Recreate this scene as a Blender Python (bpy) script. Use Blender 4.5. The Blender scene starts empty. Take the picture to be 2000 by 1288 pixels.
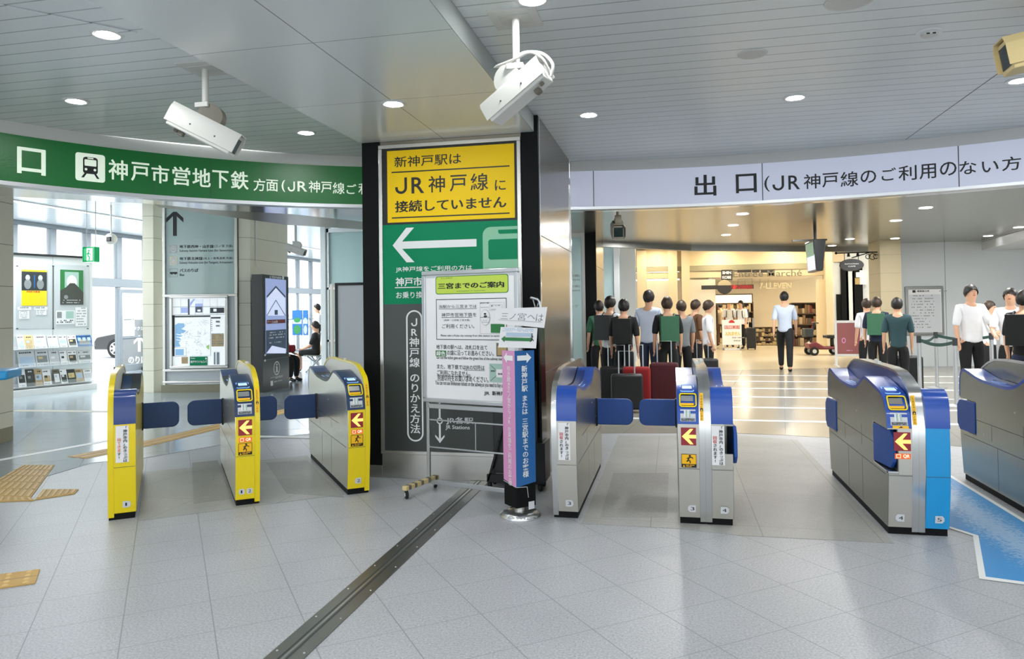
import bpy, bmesh, math, random
from math import sin, cos, pi, radians, hypot, atan2
from mathutils import Vector, Matrix
V = Vector
random.seed(7)
SC = bpy.context.scene
COL = SC.collection
# ---------------------------------------------------------------- camera
FPX, EYE, CX, CY = 1420.0, 1.5, 1000.0, 574.0
ROLL, PITCH, YAW = radians(.77), radians(1.2), radians(12.4)
fw = V((-sin(YAW)*cos(PITCH), cos(YAW)*cos(PITCH), sin(PITCH)))
r0 = V((cos(YAW), sin(YAW), 0)); u0 = r0.cross(fw)
rt = r0*cos(ROLL)-u0*sin(ROLL); up = u0*cos(ROLL)+r0*sin(ROLL)
EYEP = V((0, 0, EYE))
cam_d = bpy.data.cameras.new('camera'); cam = bpy.data.objects.new('camera', cam_d); COL.objects.link(cam)
Rm = Matrix((rt, up, -fw)).transposed().to_4x4(); Rm.translation = EYEP
cam.matrix_world = Rm
cam_d.sensor_width = 36; cam_d.lens = 36*FPX/2000; cam_d.shift_y = (CY-644)/2000; cam_d.clip_start = .05; cam_d.clip_end = 300
SC.camera = cam
SC.view_settings.view_transform = 'Standard'; SC.view_settings.look = 'None'; SC.view_settings.gamma = 1; SC.view_settings.use_curve_mapping = False
# surveying: where a sight line through a pixel meets a real plane of the station
def ray(x, y): return fw+rt*((x-CX)/FPX)-up*((y-CY)/FPX)
def AZ(x, y, z=0.0):
    d = ray(x, y); return EYEP+d*((z-EYE)/d.z)
def AY(x, y, Y):
    d = ray(x, y); return EYEP+d*(Y/d.y)
def AX(x, y, X):
    d = ray(x, y); return EYEP+d*(X/d.x)
def AP(x, y, p, n):
    d = ray(x, y); return EYEP+d*((V(p)-EYEP).dot(V(n))/d.dot(V(n)))
# ---------------------------------------------------------------- materials
def lin(h):
    h = h.lstrip('#'); c = [int(h[i:i+2], 16)/255 for i in (0, 2, 4)]
    return tuple(x/12.92 if x <= .04045 else ((x+.055)/1.055)**2.4 for x in c)+(1,)
MATS = {}
def mat(name, hexc, rough=.5, metal=0., emit=0., noise=0., nscale=8., bump=0., alpha=None, trans=0., spec=.5, aniso=0., ecol=None, coat=0.):
    m = bpy.data.materials.new(name); m.use_nodes = True
    nt = m.node_tree; b = nt.nodes['Principled BSDF']
    c = lin(hexc)
    b.inputs['Base Color'].default_value = c; b.inputs['Roughness'].default_value = rough; b.inputs['Metallic'].default_value = metal
    b.inputs['Specular IOR Level'].default_value = spec
    if coat: b.inputs['Coat Weight'].default_value = coat; b.inputs['Coat Roughness'].default_value = .08
    if emit:
        b.inputs['Emission Color'].default_value = lin(ecol) if ecol else c; b.inputs['Emission Strength'].default_value = emit
    if trans: b.inputs['Transmission Weight'].default_value = trans
    if alpha is not None: b.inputs['Alpha'].default_value = alpha
    if aniso: b.inputs['Anisotropic'].default_value = aniso
    if noise or bump:
        tc = nt.nodes.new('ShaderNodeTexCoord'); n = nt.nodes.new('ShaderNodeTexNoise'); n.inputs['Scale'].default_value = nscale; n.inputs['Detail'].default_value = 6
        nt.links.new(tc.outputs['Object'], n.inputs['Vector'])
        if noise:
            mx = nt.nodes.new('ShaderNodeMix'); mx.data_type = 'RGBA'
            mx.inputs['A'].default_value = tuple(x*(1-noise) for x in c[:3])+(1,); mx.inputs['B'].default_value = tuple(min(1, x*(1+noise)) for x in c[:3])+(1,)
            nt.links.new(n.outputs['Fac'], mx.inputs['Factor']); nt.links.new(mx.outputs['Result'], b.inputs['Base Color'])
        if bump:
            bp = nt.nodes.new('ShaderNodeBump'); bp.inputs['Strength'].default_value = bump; bp.inputs['Distance'].default_value = .01
            nt.links.new(n.outputs['Fac'], bp.inputs['Height']); nt.links.new(bp.outputs['Normal'], b.inputs['Normal'])
    MATS[name] = m
    return m
def lines_mat(name, hexc, hexl, rot, off, sx, sy, wx, wy, rough=.4, speck=0., metal=0., brick=False, dirt=0., spec=.5, lo=None, speckscale=150.):
    """a surface with thin joint lines every sx / sy metres in a rotated object frame (0 = none)"""
    m = bpy.data.materials.new(name); m.use_nodes = True; nt = m.node_tree; L = nt.links.new; N = nt.nodes.new
    b = nt.nodes['Principled BSDF']; b.inputs['Roughness'].default_value = rough; b.inputs['Metallic'].default_value = metal; b.inputs['Specular IOR Level'].default_value = spec
    tc = N('ShaderNodeTexCoord'); mp = N('ShaderNodeVectorRotate'); mp.rotation_type = 'Z_AXIS'; mp.inputs['Angle'].default_value = -rot
    L(tc.outputs['Object'], mp.inputs['Vector']); sp = N('ShaderNodeSeparateXYZ'); L(mp.outputs['Vector'], sp.inputs['Vector'])
    def M(op, a, bb=None):
        n = N('ShaderNodeMath'); n.operation = op
        for i, v in enumerate((a, bb)):
            if v is None: continue
            if isinstance(v, (int, float)): n.inputs[i].default_value = v
            else: L(v, n.inputs[i])
        return n.outputs[0]
    fac = None
    for ax, s, w, o in (('X', sx, wx, off[0]), ('Y', sy, wy, off[1])):
        if not s: continue
        t = M('DIVIDE', M('SUBTRACT', sp.outputs[ax], o), s)
        f = M('ABSOLUTE', M('SUBTRACT', M('FRACT', M('ADD', t, .5)), .5))
        k = M('LESS_THAN', f, w/(2*s))
        fac = k if fac is None else M('MAXIMUM', fac, k)
    base = lin(hexc); mx = N('ShaderNodeMix'); mx.data_type = 'RGBA'
    mx.inputs['B'].default_value = lin(hexl); mx.inputs['A'].default_value = base
    L(fac, mx.inputs['Factor'])
    if speck:
        n = N('ShaderNodeTexNoise'); n.inputs['Scale'].default_value = speckscale; n.inputs['Detail'].default_value = 3; L(tc.outputs['Object'], n.inputs['Vector'])
        n2 = N('ShaderNodeTexNoise'); n2.inputs['Scale'].default_value = 1.3; n2.inputs['Detail'].default_value = 5; L(tc.outputs['Object'], n2.inputs['Vector'])
        r = N('ShaderNodeMapRange'); r.inputs['From Min'].default_value = .3; r.inputs['From Max'].default_value = .7; r.inputs['To Min'].default_value = 1-speck; r.inputs['To Max'].default_value = 1+speck
        L(n.outputs['Fac'], r.inputs['Value'])
        r2 = N('ShaderNodeMapRange'); r2.inputs['From Min'].default_value = .35; r2.inputs['From Max'].default_value = .65; r2.inputs['To Min'].default_value = 1-dirt; r2.inputs['To Max'].default_value = 1+dirt*.5
        L(n2.outputs['Fac'], r2.inputs['Value'])
        mm = N('ShaderNodeVectorMath'); mm.operation = 'SCALE'; mm.inputs[0].default_value = base[:3]; L(M('MULTIPLY', r.outputs['Result'], r2.outputs['Result']), mm.inputs['Scale'])
        L(mm.outputs['Vector'], mx.inputs['A'])
    L(mx.outputs['Result'], b.inputs['Base Color'])
    bp = N('ShaderNodeBump'); bp.invert = True; bp.inputs['Strength'].default_value = .3; bp.inputs['Distance'].default_value = .004
    L(fac, bp.inputs['Height']); L(bp.outputs['Normal'], b.inputs['Normal'])
    MATS[name] = m; return m
# ---------------------------------------------------------------- mesh builder
class MB:
    def __init__(s): s.v = []; s.f = []; s.fm = []; s.mats = []; s.M = Matrix(); s.c = 0
    def use(s, m):
        if m not in s.mats: s.mats.append(m)
        s.c = s.mats.index(m); return s
    def add(s, vs, fs):
        o = len(s.v); M = s.M; s.v += [tuple(M @ V(p)) for p in vs]
        for f in fs: s.f.append([i+o for i in f]); s.fm.append(s.c)
        return s
    def box(s, x0, x1, y0, y1, z0, z1):
        vs = [(x, y, z) for z in (z0, z1) for y in (y0, y1) for x in (x0, x1)]
        return s.add(vs, [(0, 2, 3, 1), (4, 5, 7, 6), (0, 1, 5, 4), (2, 6, 7, 3), (0, 4, 6, 2), (1, 3, 7, 5)])
    def prism(s, pts, axis, a, b):
        def P(p, t): return {'x': (t, p[0], p[1]), 'y': (p[0], t, p[1]), 'z': (p[0], p[1], t)}[axis]
        n = len(pts); vs = [P(p, a) for p in pts]+[P(p, b) for p in pts]
        fs = [tuple(range(n))[::-1], tuple(range(n, 2*n))]+[(i, (i+1) % n, n+(i+1) % n, n+i) for i in range(n)]
        return s.add(vs, fs)
    def poly(s, pts): return s.add(pts, [tuple(range(len(pts)))])
    def grid(s, rows, closed=False):
        n = len(rows[0]); vs = [p for r in rows for p in r]; fs = []
        for i in range(len(rows)-1):
            for j in range(n if closed else n-1):
                k = (j+1) % n; fs.append((i*n+j, i*n+k, (i+1)*n+k, (i+1)*n+j))
        return s.add(vs, fs)
    def tube(s, path, r, n=8, caps=True):
        path = [V(p) for p in path]; m = len(path); rr = r if isinstance(r, (list, tuple)) else [r]*m; rows = []; prev = None
        for i, p in enumerate(path):
            d = (path[min(i+1, m-1)]-path[max(i-1, 0)]).normalized()
            a = prev if prev is not None else (V((0, 0, 1)) if abs(d.z) < .9 else V((1, 0, 0)))
            x = (a-d*a.dot(d)).normalized(); y = d.cross(x); prev = x
            rows.append([p+(x*cos(2*pi*k/n)+y*sin(2*pi*k/n))*rr[i] for k in range(n)])
        s.grid(rows, True)
        if caps: s.poly(rows[0][::-1]); s.poly(rows[-1])
        return s
    def lathe(s, prof, c=(0, 0, 0), n=24, caps=True):
        c = V(c); rows = [[c+V((r*cos(2*pi*k/n), r*sin(2*pi*k/n), z)) for k in range(n)] for r, z in prof]
        s.grid(rows, True)
        if caps and prof[0][0] > 1e-6: s.poly(rows[0][::-1])
        if caps and prof[-1][0] > 1e-6: s.poly(rows[-1])
        return s
    def ball(s, c, r, n=12, sc=(1, 1, 1)):
        rows = [[V(c)+V((r*sin(pi*i/n)*cos(2*pi*k/n)*sc[0], r*sin(pi*i/n)*sin(2*pi*k/n)*sc[1], r*cos(pi*i/n)*sc[2])) for k in range(n)] for i in range(n+1)]
        return s.grid(rows, True)
    def build(s, name, parent=None, loc=None, smooth=35, bevel=0., seg=2):
        me = bpy.data.meshes.new(name); me.from_pydata(s.v, [], s.f); me.update()
        for m in s.mats: me.materials.append(MATS[m])
        me.polygons.foreach_set('material_index', s.fm)
        bm = bmesh.new(); bm.from_mesh(me); bmesh.ops.recalc_face_normals(bm, faces=bm.faces)
        bm.to_mesh(me); bm.free()
        if smooth:
            me.polygons.foreach_set('use_smooth', [True]*len(me.polygons)); me.set_sharp_from_angle(angle=radians(smooth))
        o = bpy.data.objects.new(name, me); COL.objects.link(o)
        if parent is not None: o.parent = parent
        if loc is not None: o.location = loc
        if bevel:
            b = o.modifiers.new('bevel', 'BEVEL'); b.width = bevel; b.segments = seg; b.limit_method = 'ANGLE'; b.angle_limit = radians(40); b.harden_normals = False
        return o
def tag(o, label=None, cat=None, group=None, kind=None):
    if label: o['label'] = label
    if cat: o['category'] = cat
    if group: o['group'] = group
    if kind: o['kind'] = kind
    return o
def thing(name, label, cat, loc=(0, 0, 0), rz=0., group=None):
    o = bpy.data.objects.new(name, None); o.empty_display_size = .1; COL.objects.link(o); o.location = loc; o.rotation_euler = (0, 0, rz)
    return tag(o, label, cat, group)
def struct(o): o['kind'] = 'structure'; return o
# ---------------------------------------------------------------- lettering
_gc = {}
def glyphs(t, bold=0.):
    k = (t, bold)
    if t == 'J' and k not in _gc:                                # wide grotesque J
        w = .05+bold; pl = [(.5, .73), (.5, .21)]+[(.28+.22*cos(radians(a)), .21+.22*sin(radians(a))) for a in range(-20, -181, -20)]+[(.06, .27)]
        vs = []
        for i, p in enumerate(pl):
            a, c = pl[max(i-1, 0)], pl[min(i+1, len(pl)-1)]; dx, dy = c[0]-a[0], c[1]-a[1]; L = hypot(dx, dy); vs += [(p[0]-dy/L*w, p[1]+dx/L*w), (p[0]+dy/L*w, p[1]-dx/L*w)]
        _gc[k] = (vs, [(2*i, 2*i+1, 2*i+3, 2*i+2) for i in range(len(pl)-1)])
    if k not in _gc:
        c = bpy.data.curves.new('lettering', 'FONT'); c.body = t; c.resolution_u = 3; c.offset = bold
        o = bpy.data.objects.new('lettering', c); COL.objects.link(o)
        bpy.context.view_layer.update(); dg = bpy.context.evaluated_depsgraph_get()
        me = bpy.data.meshes.new_from_object(o.evaluated_get(dg))
        _gc[k] = ([(v.co.x, v.co.y) for v in me.vertices], [tuple(p.vertices) for p in me.polygons])
        bpy.data.objects.remove(o); bpy.data.curves.remove(c); bpy.data.meshes.remove(me)
    return _gc[k]
class Gr:
    """drawing on a real surface: pt(u, v, layer) gives the place, layers lie a millimetre apart"""
    def __init__(s, b, o=None, ex=None, ey=None, pt=None, dl=.0012):
        s.b = b
        if pt: s.pt = pt
        else:
            o, ex, ey = V(o), V(ex), V(ey); n = ex.cross(ey).normalized()
            s.pt = lambda u, v, l: o+ex*u+ey*v+n*(dl*l)
    def poly(s, m, pts, l=1): s.b.use(m).poly([s.pt(u, v, l) for u, v in pts]); return s
    def rect(s, m, u0, v0, u1, v1, l=1): return s.poly(m, [(u0, v0), (u1, v0), (u1, v1), (u0, v1)], l)
    def rrect(s, m, u0, v0, u1, v1, r, l=1, n=5):
        p = []
        for cx, cy, a in ((u1-r, v1-r, 0), (u0+r, v1-r, 90), (u0+r, v0+r, 180), (u1-r, v0+r, 270)):
            p += [(cx+r*cos(radians(a+90*k/n)), cy+r*sin(radians(a+90*k/n))) for k in range(n+1)]
        return s.poly(m, p, l)
    def frame(s, m, u0, v0, u1, v1, w, l=1):
        s.rect(m, u0, v0, u1, v0+w, l); s.rect(m, u0, v1-w, u1, v1, l); s.rect(m, u0, v0+w, u0+w, v1-w, l); return s.rect(m, u1-w, v0+w, u1, v1-w, l)
    def rframe(s, m, u0, v0, u1, v1, r, w, l=1, n=8):
        def ringp(e, rr):
            p = []
            for cx, cy, a in ((u1-r, v1-r, 0), (u0+r, v1-r, 90), (u0+r, v0+r, 180), (u1-r, v0+r, 270)):
                p += [(cx+rr*cos(radians(a+90*k/n)), cy+rr*sin(radians(a+90*k/n))) for k in range(n+1)]
            return p
        a = ringp(0, r); c = ringp(0, max(r-w, .0005)); s.b.use(m)
        s.b.grid([[s.pt(u, v, l) for u, v in a], [s.pt(u, v, l) for u, v in c]], True); return s
    def ell(s, m, u, v, ru, rv=None, l=1, n=24):
        rv = rv or ru; return s.poly(m, [(u+ru*cos(2*pi*k/n), v+rv*sin(2*pi*k/n)) for k in range(n)], l)
    def line(s, m, pts, w, l=1):
        for (a, b_), (c, d) in zip(pts, pts[1:]):
            L = hypot(c-a, d-b_) or 1; nx, ny = -(d-b_)/L*w/2, (c-a)/L*w/2
            s.poly(m, [(a-nx, b_-ny), (c-nx, d-ny), (c+nx, d+ny), (a+nx, b_+ny)], l)
        return s
    def text(s, m, t, u0, v0, u1, v1, l=2, bold=0.):
        cjk = any(ord(ch) > 0x2fff for ch in t); b0 = min(bold, .008) if cjk else bold
        vs, fs = glyphs(t, b0)
        if not vs: return s
        x0 = min(p[0] for p in vs); x1 = max(p[0] for p in vs); y0 = min(p[1] for p in vs); y1 = max(p[1] for p in vs)
        k, j = (u1-u0)/max(x1-x0, 1e-6), (v1-v0)/max(y1-y0, 1e-6)
        s.b.use(m).add([s.pt(u0+(x-x0)*k, v0+(y-y0)*j, l) for x, y in vs], fs)
        if cjk and bold > .012:
            d = (bold-.004)*.62
            for i, (ax, ay) in enumerate(((d, 0), (-d, 0), (0, d*.6))): s.b.add([s.pt(u0+(x-x0+ax)*k, v0+(y-y0+ay)*j, l+.08*(i+1)) for x, y in vs], fs)
        return s
    def cell(s, m, t, u, v, h, l=2, bold=0., wide=1.):
        """one character centred in its square cell of side h"""
        vs, fs = glyphs(t, min(bold, .008))
        off = .5 if ord(t) > 0x2fff else (max(p[0] for p in vs)+min(p[0] for p in vs))/2 if vs else .5
        for i, ax in enumerate((0, bold*.6, -bold*.6) if bold > .012 else (0,)):
            if vs: s.b.use(m).add([s.pt(u+(x-off+ax)*h*wide, v+(y-.38)*h, l+.08*i) for x, y in vs], fs)
        return s
    def vtext(s, m, t, u, v, h, l=2, bold=0., step=None, wide=1.):
        step = step or h
        for ch in t:
            if ch != ' ': s.cell(m, ch, u, v-h/2, h, l, bold, wide)
            v -= step*(.5 if ch == ' ' else 1)
        return s
    def arrow(s, m, u, v, ln, hd, w, ang, l=2):
        """chevron arrow with its tip at (u, v) pointing along ang"""
        ca, sa = cos(radians(ang)), sin(radians(ang))
        def R(p): return (u+p[0]*ca-p[1]*sa, v+p[0]*sa+p[1]*ca)
        s.poly(m, [R(p) for p in ((0, 0), (-hd, hd), (-hd-w*.9, hd), (-w*1.5, w*.5), (-ln, w*.5), (-ln, -w*.5), (-w*1.5, -w*.5), (-hd-w*.9, -hd), (-hd, -hd))], l); return s
def mini(g, m, u0, v0, u1, rows, h, l=2, seed=1, dens=.6):
    """rows of small print too fine to read"""
    rr = random.Random(seed)
    for v in rows:
        u = u0
        while u < u1-h:
            w = h*rr.uniform(.4, 1.1)
            if rr.random() < dens: g.rect(m, u, v, min(u+w, u1), v+h*.75, l)
            u += w+h*.28
LROT = radians(37.7)
# ---------------------------------------------------------------- palette
mat('white_paint', 'E4E6E6', .35); mat('panel_white', 'DDE2E3', .3); mat('fascia', 'D2D2CE', .5, noise=.04, nscale=3)
mat('steel', 'C2C1BC', .3, 1., noise=.05, nscale=5); mat('polished', 'D8DADC', .12, 1.); mat('steel_dark', '8C8C88', .35, 1.); mat('alu', 'D0D3D6', .35, .9)
mat('brushed', '8F897C', .24, 1.); mat('brass_grey', '9B9584', .3, 1.)
mat('black', '0E1112', .3); mat('black_matte', '0A0C0D', .6, spec=.2); mat('black_gloss', '0A0C0D', .12); mat('graphite', '31383A', .45); mat('panel_dark', '3A403D', .35)
mat('yellow', 'F2D800', .3, coat=.3); mat('yellow_dim', 'E8C800', .35); mat('cream', 'F1EFE3', .35); mat('amber', 'FFC20A', .4)
mat('blue', '1E4FAE', .28, coat=.25); mat('blue_deep', '15397E', .3, coat=.25); mat('navy', '16355F', .35); mat('sky_blue', '1E9BDB', .35); mat('flap_blue', '173A6E', .45, noise=.06); mat('flap_bright', '1D4FA0', .4)
mat('green_band', '0A6A2C', .35, emit=.05); mat('white_band', 'D8DCEC', .4, emit=.14, ecol='D4DAF4'); mat('band_letter', 'DDEBD8', .4, emit=.25); mat('ink', '15181A', .5); mat('ink_soft', '4A4E50', .6); mat('ink_pale', '8C9294', .6)
mat('sign_green', '00895C', .5, spec=.2); mat('sign_green_pale', '8CC9A6', .4); mat('sign_yellow', 'FFD400', .5, spec=.3); mat('letter_white', 'F2F4F4', .5)
mat('paper', 'F0F0F2', .7); mat('paper_grey', 'D5D8DC', .7); mat('lime', 'C3DC54', .6); mat('leaf_green', '2F7F45', .6); mat('pale_blue', 'B8CDE2', .6); mat('mint', 'A9C9BE', .6)
mat('pink', 'E09CCB', .5); mat('post_blue', '2465A4', .45)
mat('led_red', '7A1420', .3, emit=.25); mat('led_orange', 'FFB35A', .4, emit=1.1); mat('led_qr', 'D7602A', .4, emit=.35); mat('led_text', 'FFD9B8', .4, emit=.7); mat('pad_glow', 'BFE0FF', .3, emit=.7); mat('pad_edge', '8FC4FF', .3, emit=.5); mat('red', 'C8352E', .5); mat('red_dim', '8A2B2B', .5); mat('orange', 'E06A2C', .5)
mat('rubber', '1A1B1C', .7); mat('tile_beige', 'E8E4D0', .5, noise=.05, nscale=4); mat('tile_shade', '8B8872', .6); mat('joint', '9A967F', .8)
mat('glass_panel', 'A9BEB8', .07, spec=.6); mat('glass_teal', 'BFDADA', .1); mat('frost', 'C6CDD0', .4)
mat('clear_glass', 'F4FAFC', .02, alpha=.12, spec=.6); mat('dark_glass', '1C2A26', .05); mat('smoke_glass', '5D6468', .05, alpha=.55)
mat('lamp', 'FFFFFF', .5, emit=150.); mat('lamp_soft', 'FFFFFF', .5, emit=1.6); mat('lamp_warm', 'FFE2A8', .5, emit=2.5); mat('reflector', 'E6E8EA', .15, .9); mat('lamp_bowl', 'E6E8EA', .3)
mat('tan', 'D9C48C', .5); mat('tan_shade', 'B8A06A', .5); mat('camera_white', 'D2D2CC', .4); mat('camera_grey', 'C9C9C4', .4); mat('bracket_dark', '6E6A5E', .5)
mat('screen', '8E9CC8', .3, emit=.45); mat('screen_dark', '3C4A62', .3, emit=.2); mat('screen_light', 'C4CCE8', .3, emit=.5); mat('map_white', 'EEF2F4', .6, emit=.3); mat('map_blue', '8DBBE0', .5, emit=.2); mat('map_green', 'A8D080', .5, emit=.2); mat('map_line', '7F8F94', .6, emit=.08)
mat('exit_green', '18A060', .4, emit=.35); mat('exit_white', 'F4FFF8', .4, emit=.7)
mat('tactile', 'C9A35C', .6, noise=.12, nscale=6); mat('tactile_hi', 'DDBB7C', .6); mat('tactile_line', '8F8368', .6)
mat('mall_wall', 'DCCBA8', .5); mat('mall_stone', 'CFC0A0', .6, noise=.05); mat('mall_floor', 'CFC3AA', .25, noise=.04); mat('mall_light', 'FFF2C8', .4, emit=1.0); mat('wood_dark', '5A4632', .5); mat('goods', '8A6A48', .7, noise=.35, nscale=18); mat('goods_pale', 'C4AC84', .7, noise=.3, nscale=16)
mat('ceil_warm', 'DDD3C0', .4); mat('left_white', 'F2F6F8', .4)
mat('car_paint', '15181C', .15, coat=.6); mat('tyre', '151515', .8); mat('cone_red', 'B87A66', .6); mat('asphalt', 'CFD3D4', .8); mat('bldg', 'F2F4F4', .7); mat('bldg_grey', 'C3CAD0', .7)
mat('road_mark', 'E9EBEA', .5); mat('stripe_grey', '8F8C7C', .5)
lines_mat('floor_granite', 'AEB1B5', '8A8D90', LROT, (.192, 3.34), .398, .398, .0055, .004, .42, speck=.24, dirt=.06, speckscale=95)
lines_mat('floor_gate', 'A3A4A0', '828380', 0, (.55, 5.2), .72, .9, .006, .004, .45, speck=.14, dirt=.14, speckscale=110)
lines_mat('floor_patch', '969792', '858682', 0, (.55, 5.2), 0, .9, .0, .003, .5, speck=.16, dirt=.18, speckscale=90)
lines_mat('floor_dark', '8C979D', '6E787C', LROT, (0, 0), .8, .8, .006, .006, .16, speck=.05, dirt=.04)
lines_mat('floor_stone', 'A3A096', '8B887E', radians(-8), (0, 0), .9, .9, .008, .005, .2, speck=.05, dirt=.05)
lines_mat('ceil_slat', 'DEE3E4', 'A0A8AA', 0, (0, 4.63), 0, .157, 0, .011, .28, spec=.5)
lines_mat('soffit', 'E2E7E6', '959C9B', 0, (-1.97, 3.773), .83, 1.17, .008, .006, .2, spec=.5)
lines_mat('ceil_far', 'A9A79E', '6E6C66', radians(-8), (0, 0), 0, .16, 0, .02, .2, metal=.75)
lines_mat('ceil_left', 'EEF3F6', 'B9C6CE', radians(12), (0, 0), 0, .2, 0, .03, .25)
def worn_blue():
    m = mat('lane_blue', '2E8FD0', .5); nt = m.node_tree; N = nt.nodes.new; L = nt.links.new; b = nt.nodes['Principled BSDF']
    tc = N('ShaderNodeTexCoord'); n = N('ShaderNodeTexNoise'); n.inputs['Scale'].default_value = 42; n.inputs['Detail'].default_value = 8; n.inputs['Roughness'].default_value = .8; L(tc.outputs['Object'], n.inputs['Vector'])
    sp = N('ShaderNodeSeparateXYZ'); L(tc.outputs['Object'], sp.inputs['Vector'])
    def M(op, a, c):
        q = N('ShaderNodeMath'); q.operation = op
        for i, v in enumerate((a, c)):
            if isinstance(v, (int, float)): q.inputs[i].default_value = v
            else: L(v, q.inputs[i])
        return q.outputs[0]
    # scuffed along the walking line of the lane
    d = M('ABSOLUTE', M('SUBTRACT', sp.outputs['X'], 2.07), 0); w = N('ShaderNodeMapRange'); w.inputs['From Min'].default_value = .02; w.inputs['From Max'].default_value = .26; w.inputs['To Min'].default_value = .16; w.inputs['To Max'].default_value = -.12; L(d, w.inputs['Value'])
    t = N('ShaderNodeMapRange'); t.inputs['From Min'].default_value = .5; t.inputs['From Max'].default_value = .62; L(M('ADD', n.outputs['Fac'], w.outputs['Result']), t.inputs['Value'])
    mx = N('ShaderNodeMix'); mx.data_type = 'RGBA'; mx.inputs['A'].default_value = lin('2E8FD0'); mx.inputs['B'].default_value = lin('A9C4DC'); L(M('MULTIPLY', t.outputs['Result'], .75), mx.inputs['Factor']); L(mx.outputs['Result'], b.inputs['Base Color'])
worn_blue()
# ---------------------------------------------------------------- floor
def flat(name, m, pts, z, kind='structure', thick=.002):
    b = MB(); b.use(m).prism([(p[0], p[1]) for p in pts], 'z', z-thick, z); o = b.build(name, smooth=0); o['kind'] = kind; return o
flat('floor', 'floor_granite', [(-14.1, -8), (14, -8), (14, 40), (-14.1, 40)], 0, thick=.1)
dl = [(-9.2, 4.2), (-6.3, 4.55), (-5.64, 5.16), (-5.68, 5.43), (-5.75, 6.29), (-5.37, 6.6), (-5.03, 7.37), (-4.8, 7.72), (-4.2, 8.4), (-2.9, 8.9), (-2.2, 9.1), (-2.2, 33), (-13.98, 33), (-13.98, 4.2)]
flat('floor_hall_west', 'floor_dark', dl, .003)
flat('floor_hall_east', 'floor_stone', [(-2.1, 8.6), (-1.5, 8.55), (-.7, 8.75), (.66, 8.94), (1.2, 8.9), (1.65, 8.8), (2.6, 8.55), (3.6, 8.2), (6, 7), (9.5, 6), (9.5, 22), (5.4, 19.2), (3.85, 18.5), (2.17, 17.97), (1.22, 17.63), (-.17, 17.41), (-2.1, 17.2)], .003)
flat('floor_mall', 'mall_floor', [(-2.1, 17.2), (-.17, 17.41), (1.22, 17.63), (2.17, 17.97), (3.85, 18.5), (5.4, 19.2), (9.5, 22), (9.5, 33), (-2.1, 33)], .004)
flat('floor_gate_east', 'floor_gate', [(-.64, 5.06), (0.0, 5.06), (.4, 4.98), (1.33, 4.98), (1.33, 8.6), (.66, 8.8), (-.64, 8.6)], .0025)
flat('floor_patch_east', 'floor_patch', [tuple(AZ(x, y)[:2]) for x, y in ((1198, 925), (1306, 925), (1303, 1012), (1172, 1012))], .0035)
flat('floor_patch_west', 'floor_patch', [tuple(AZ(x, y)[:2]) for x, y in ((375, 905), (425, 900), (458, 975), (378, 985))], .0035)
flat('floor_patch_middle', 'floor_patch', [tuple(AZ(x, y)[:2]) for x, y in ((520, 905), (600, 900), (672, 972), (560, 965))], .0035)
a = LROT; ux, uy = cos(a), sin(a)
def LW(u, v): return (u*ux-v*uy, u*uy+v*ux)
flat('floor_gate_west', 'floor_gate', [LW(-.20, 5.95), LW(1.30, 6.0), LW(1.30, 7.8), LW(-.20, 7.75)], .0025)
# pale stripes across the eastern hall floor
b = MB().use('road_mark')
for k in range(6):
    Y = 9.95+1.285*k; b.prism([(-1.2, Y-.06), (8, Y-.06), (8, Y+.06), (-1.2, Y+.06)], 'z', .003, .005)
struct(b.build('trim_floor_stripes', smooth=0))
b = MB().use('road_mark'); p, q = AZ(-40, 907), AZ(215, 861); n = V((-(q-p).y, (q-p).x, 0)).normalized()*.05
b.prism([tuple((x)[:2]) for x in (p-n, q-n, q+n, p+n)], 'z', .003, .005)
p, q = AZ(480, 853), AZ(620, 856); n = V((-(q-p).y, (q-p).x, 0)).normalized()*.05
b.prism([tuple((x)[:2]) for x in (p-n, q-n, q+n, p+n)], 'z', .003, .005)
b.use('stripe_grey'); p, q = AZ(28, 803), AZ(230, 805); n = V((-(q-p).y, (q-p).x, 0)).normalized()*.09
b.prism([tuple((x)[:2]) for x in (p-n, q-n, q+n, p+n)], 'z', .003, .005)
struct(b.build('trim_floor_lines', smooth=0))
# blue lane with white border
lane = [(1.74, 8.4), (1.74, 5.42), (1.86, 5.22), (1.60, 4.42), (1.95, 4.33), (2.34, 4.33), (2.34, 8.4)]
b = MB().use('road_mark').prism(lane, 'z', .0028, .005)
ins = [(1.77, 8.4), (1.77, 5.44), (1.895, 5.23), (1.645, 4.455), (1.95, 4.37), (2.305, 4.37), (2.305, 8.4)]
b.use('lane_blue').prism(ins, 'z', .005, .0062); o = b.build('floor_marking', smooth=0); tag(o, 'scuffed blue lane painted on the floor with a white border', 'floor marking'); o['kind'] = 'thing'
# metal shutter track in the floor
b = MB().use('steel_dark').prism([(-1.75, -2), (-1.577, -2), (-1.577, 6.15), (-1.75, 6.15)], 'z', .001, .005)
b.use('steel').prism([(-1.672, -2), (-1.662, -2), (-1.662, 6.15), (-1.672, 6.15)], 'z', .005, .0065)
b.use('graphite').prism([(-1.655, -2), (-1.645, -2), (-1.645, 6.15), (-1.655, 6.15)], 'z', .005, .0058)
b.use('graphite').prism([(-1.690, -2), (-1.680, -2), (-1.680, 6.15), (-1.690, 6.15)], 'z', .005, .0058)
b.use('alu')
for k in range(18):
    for x in (-1.73, -1.6): b.lathe([(.006, .005), (.004, .008), (0, .008)], (x, -.3+.36*k, 0), 8)
tag(b.build('floor_track', smooth=30), 'dark steel shutter track let into the floor in front of the pillar', 'floor track')
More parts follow.
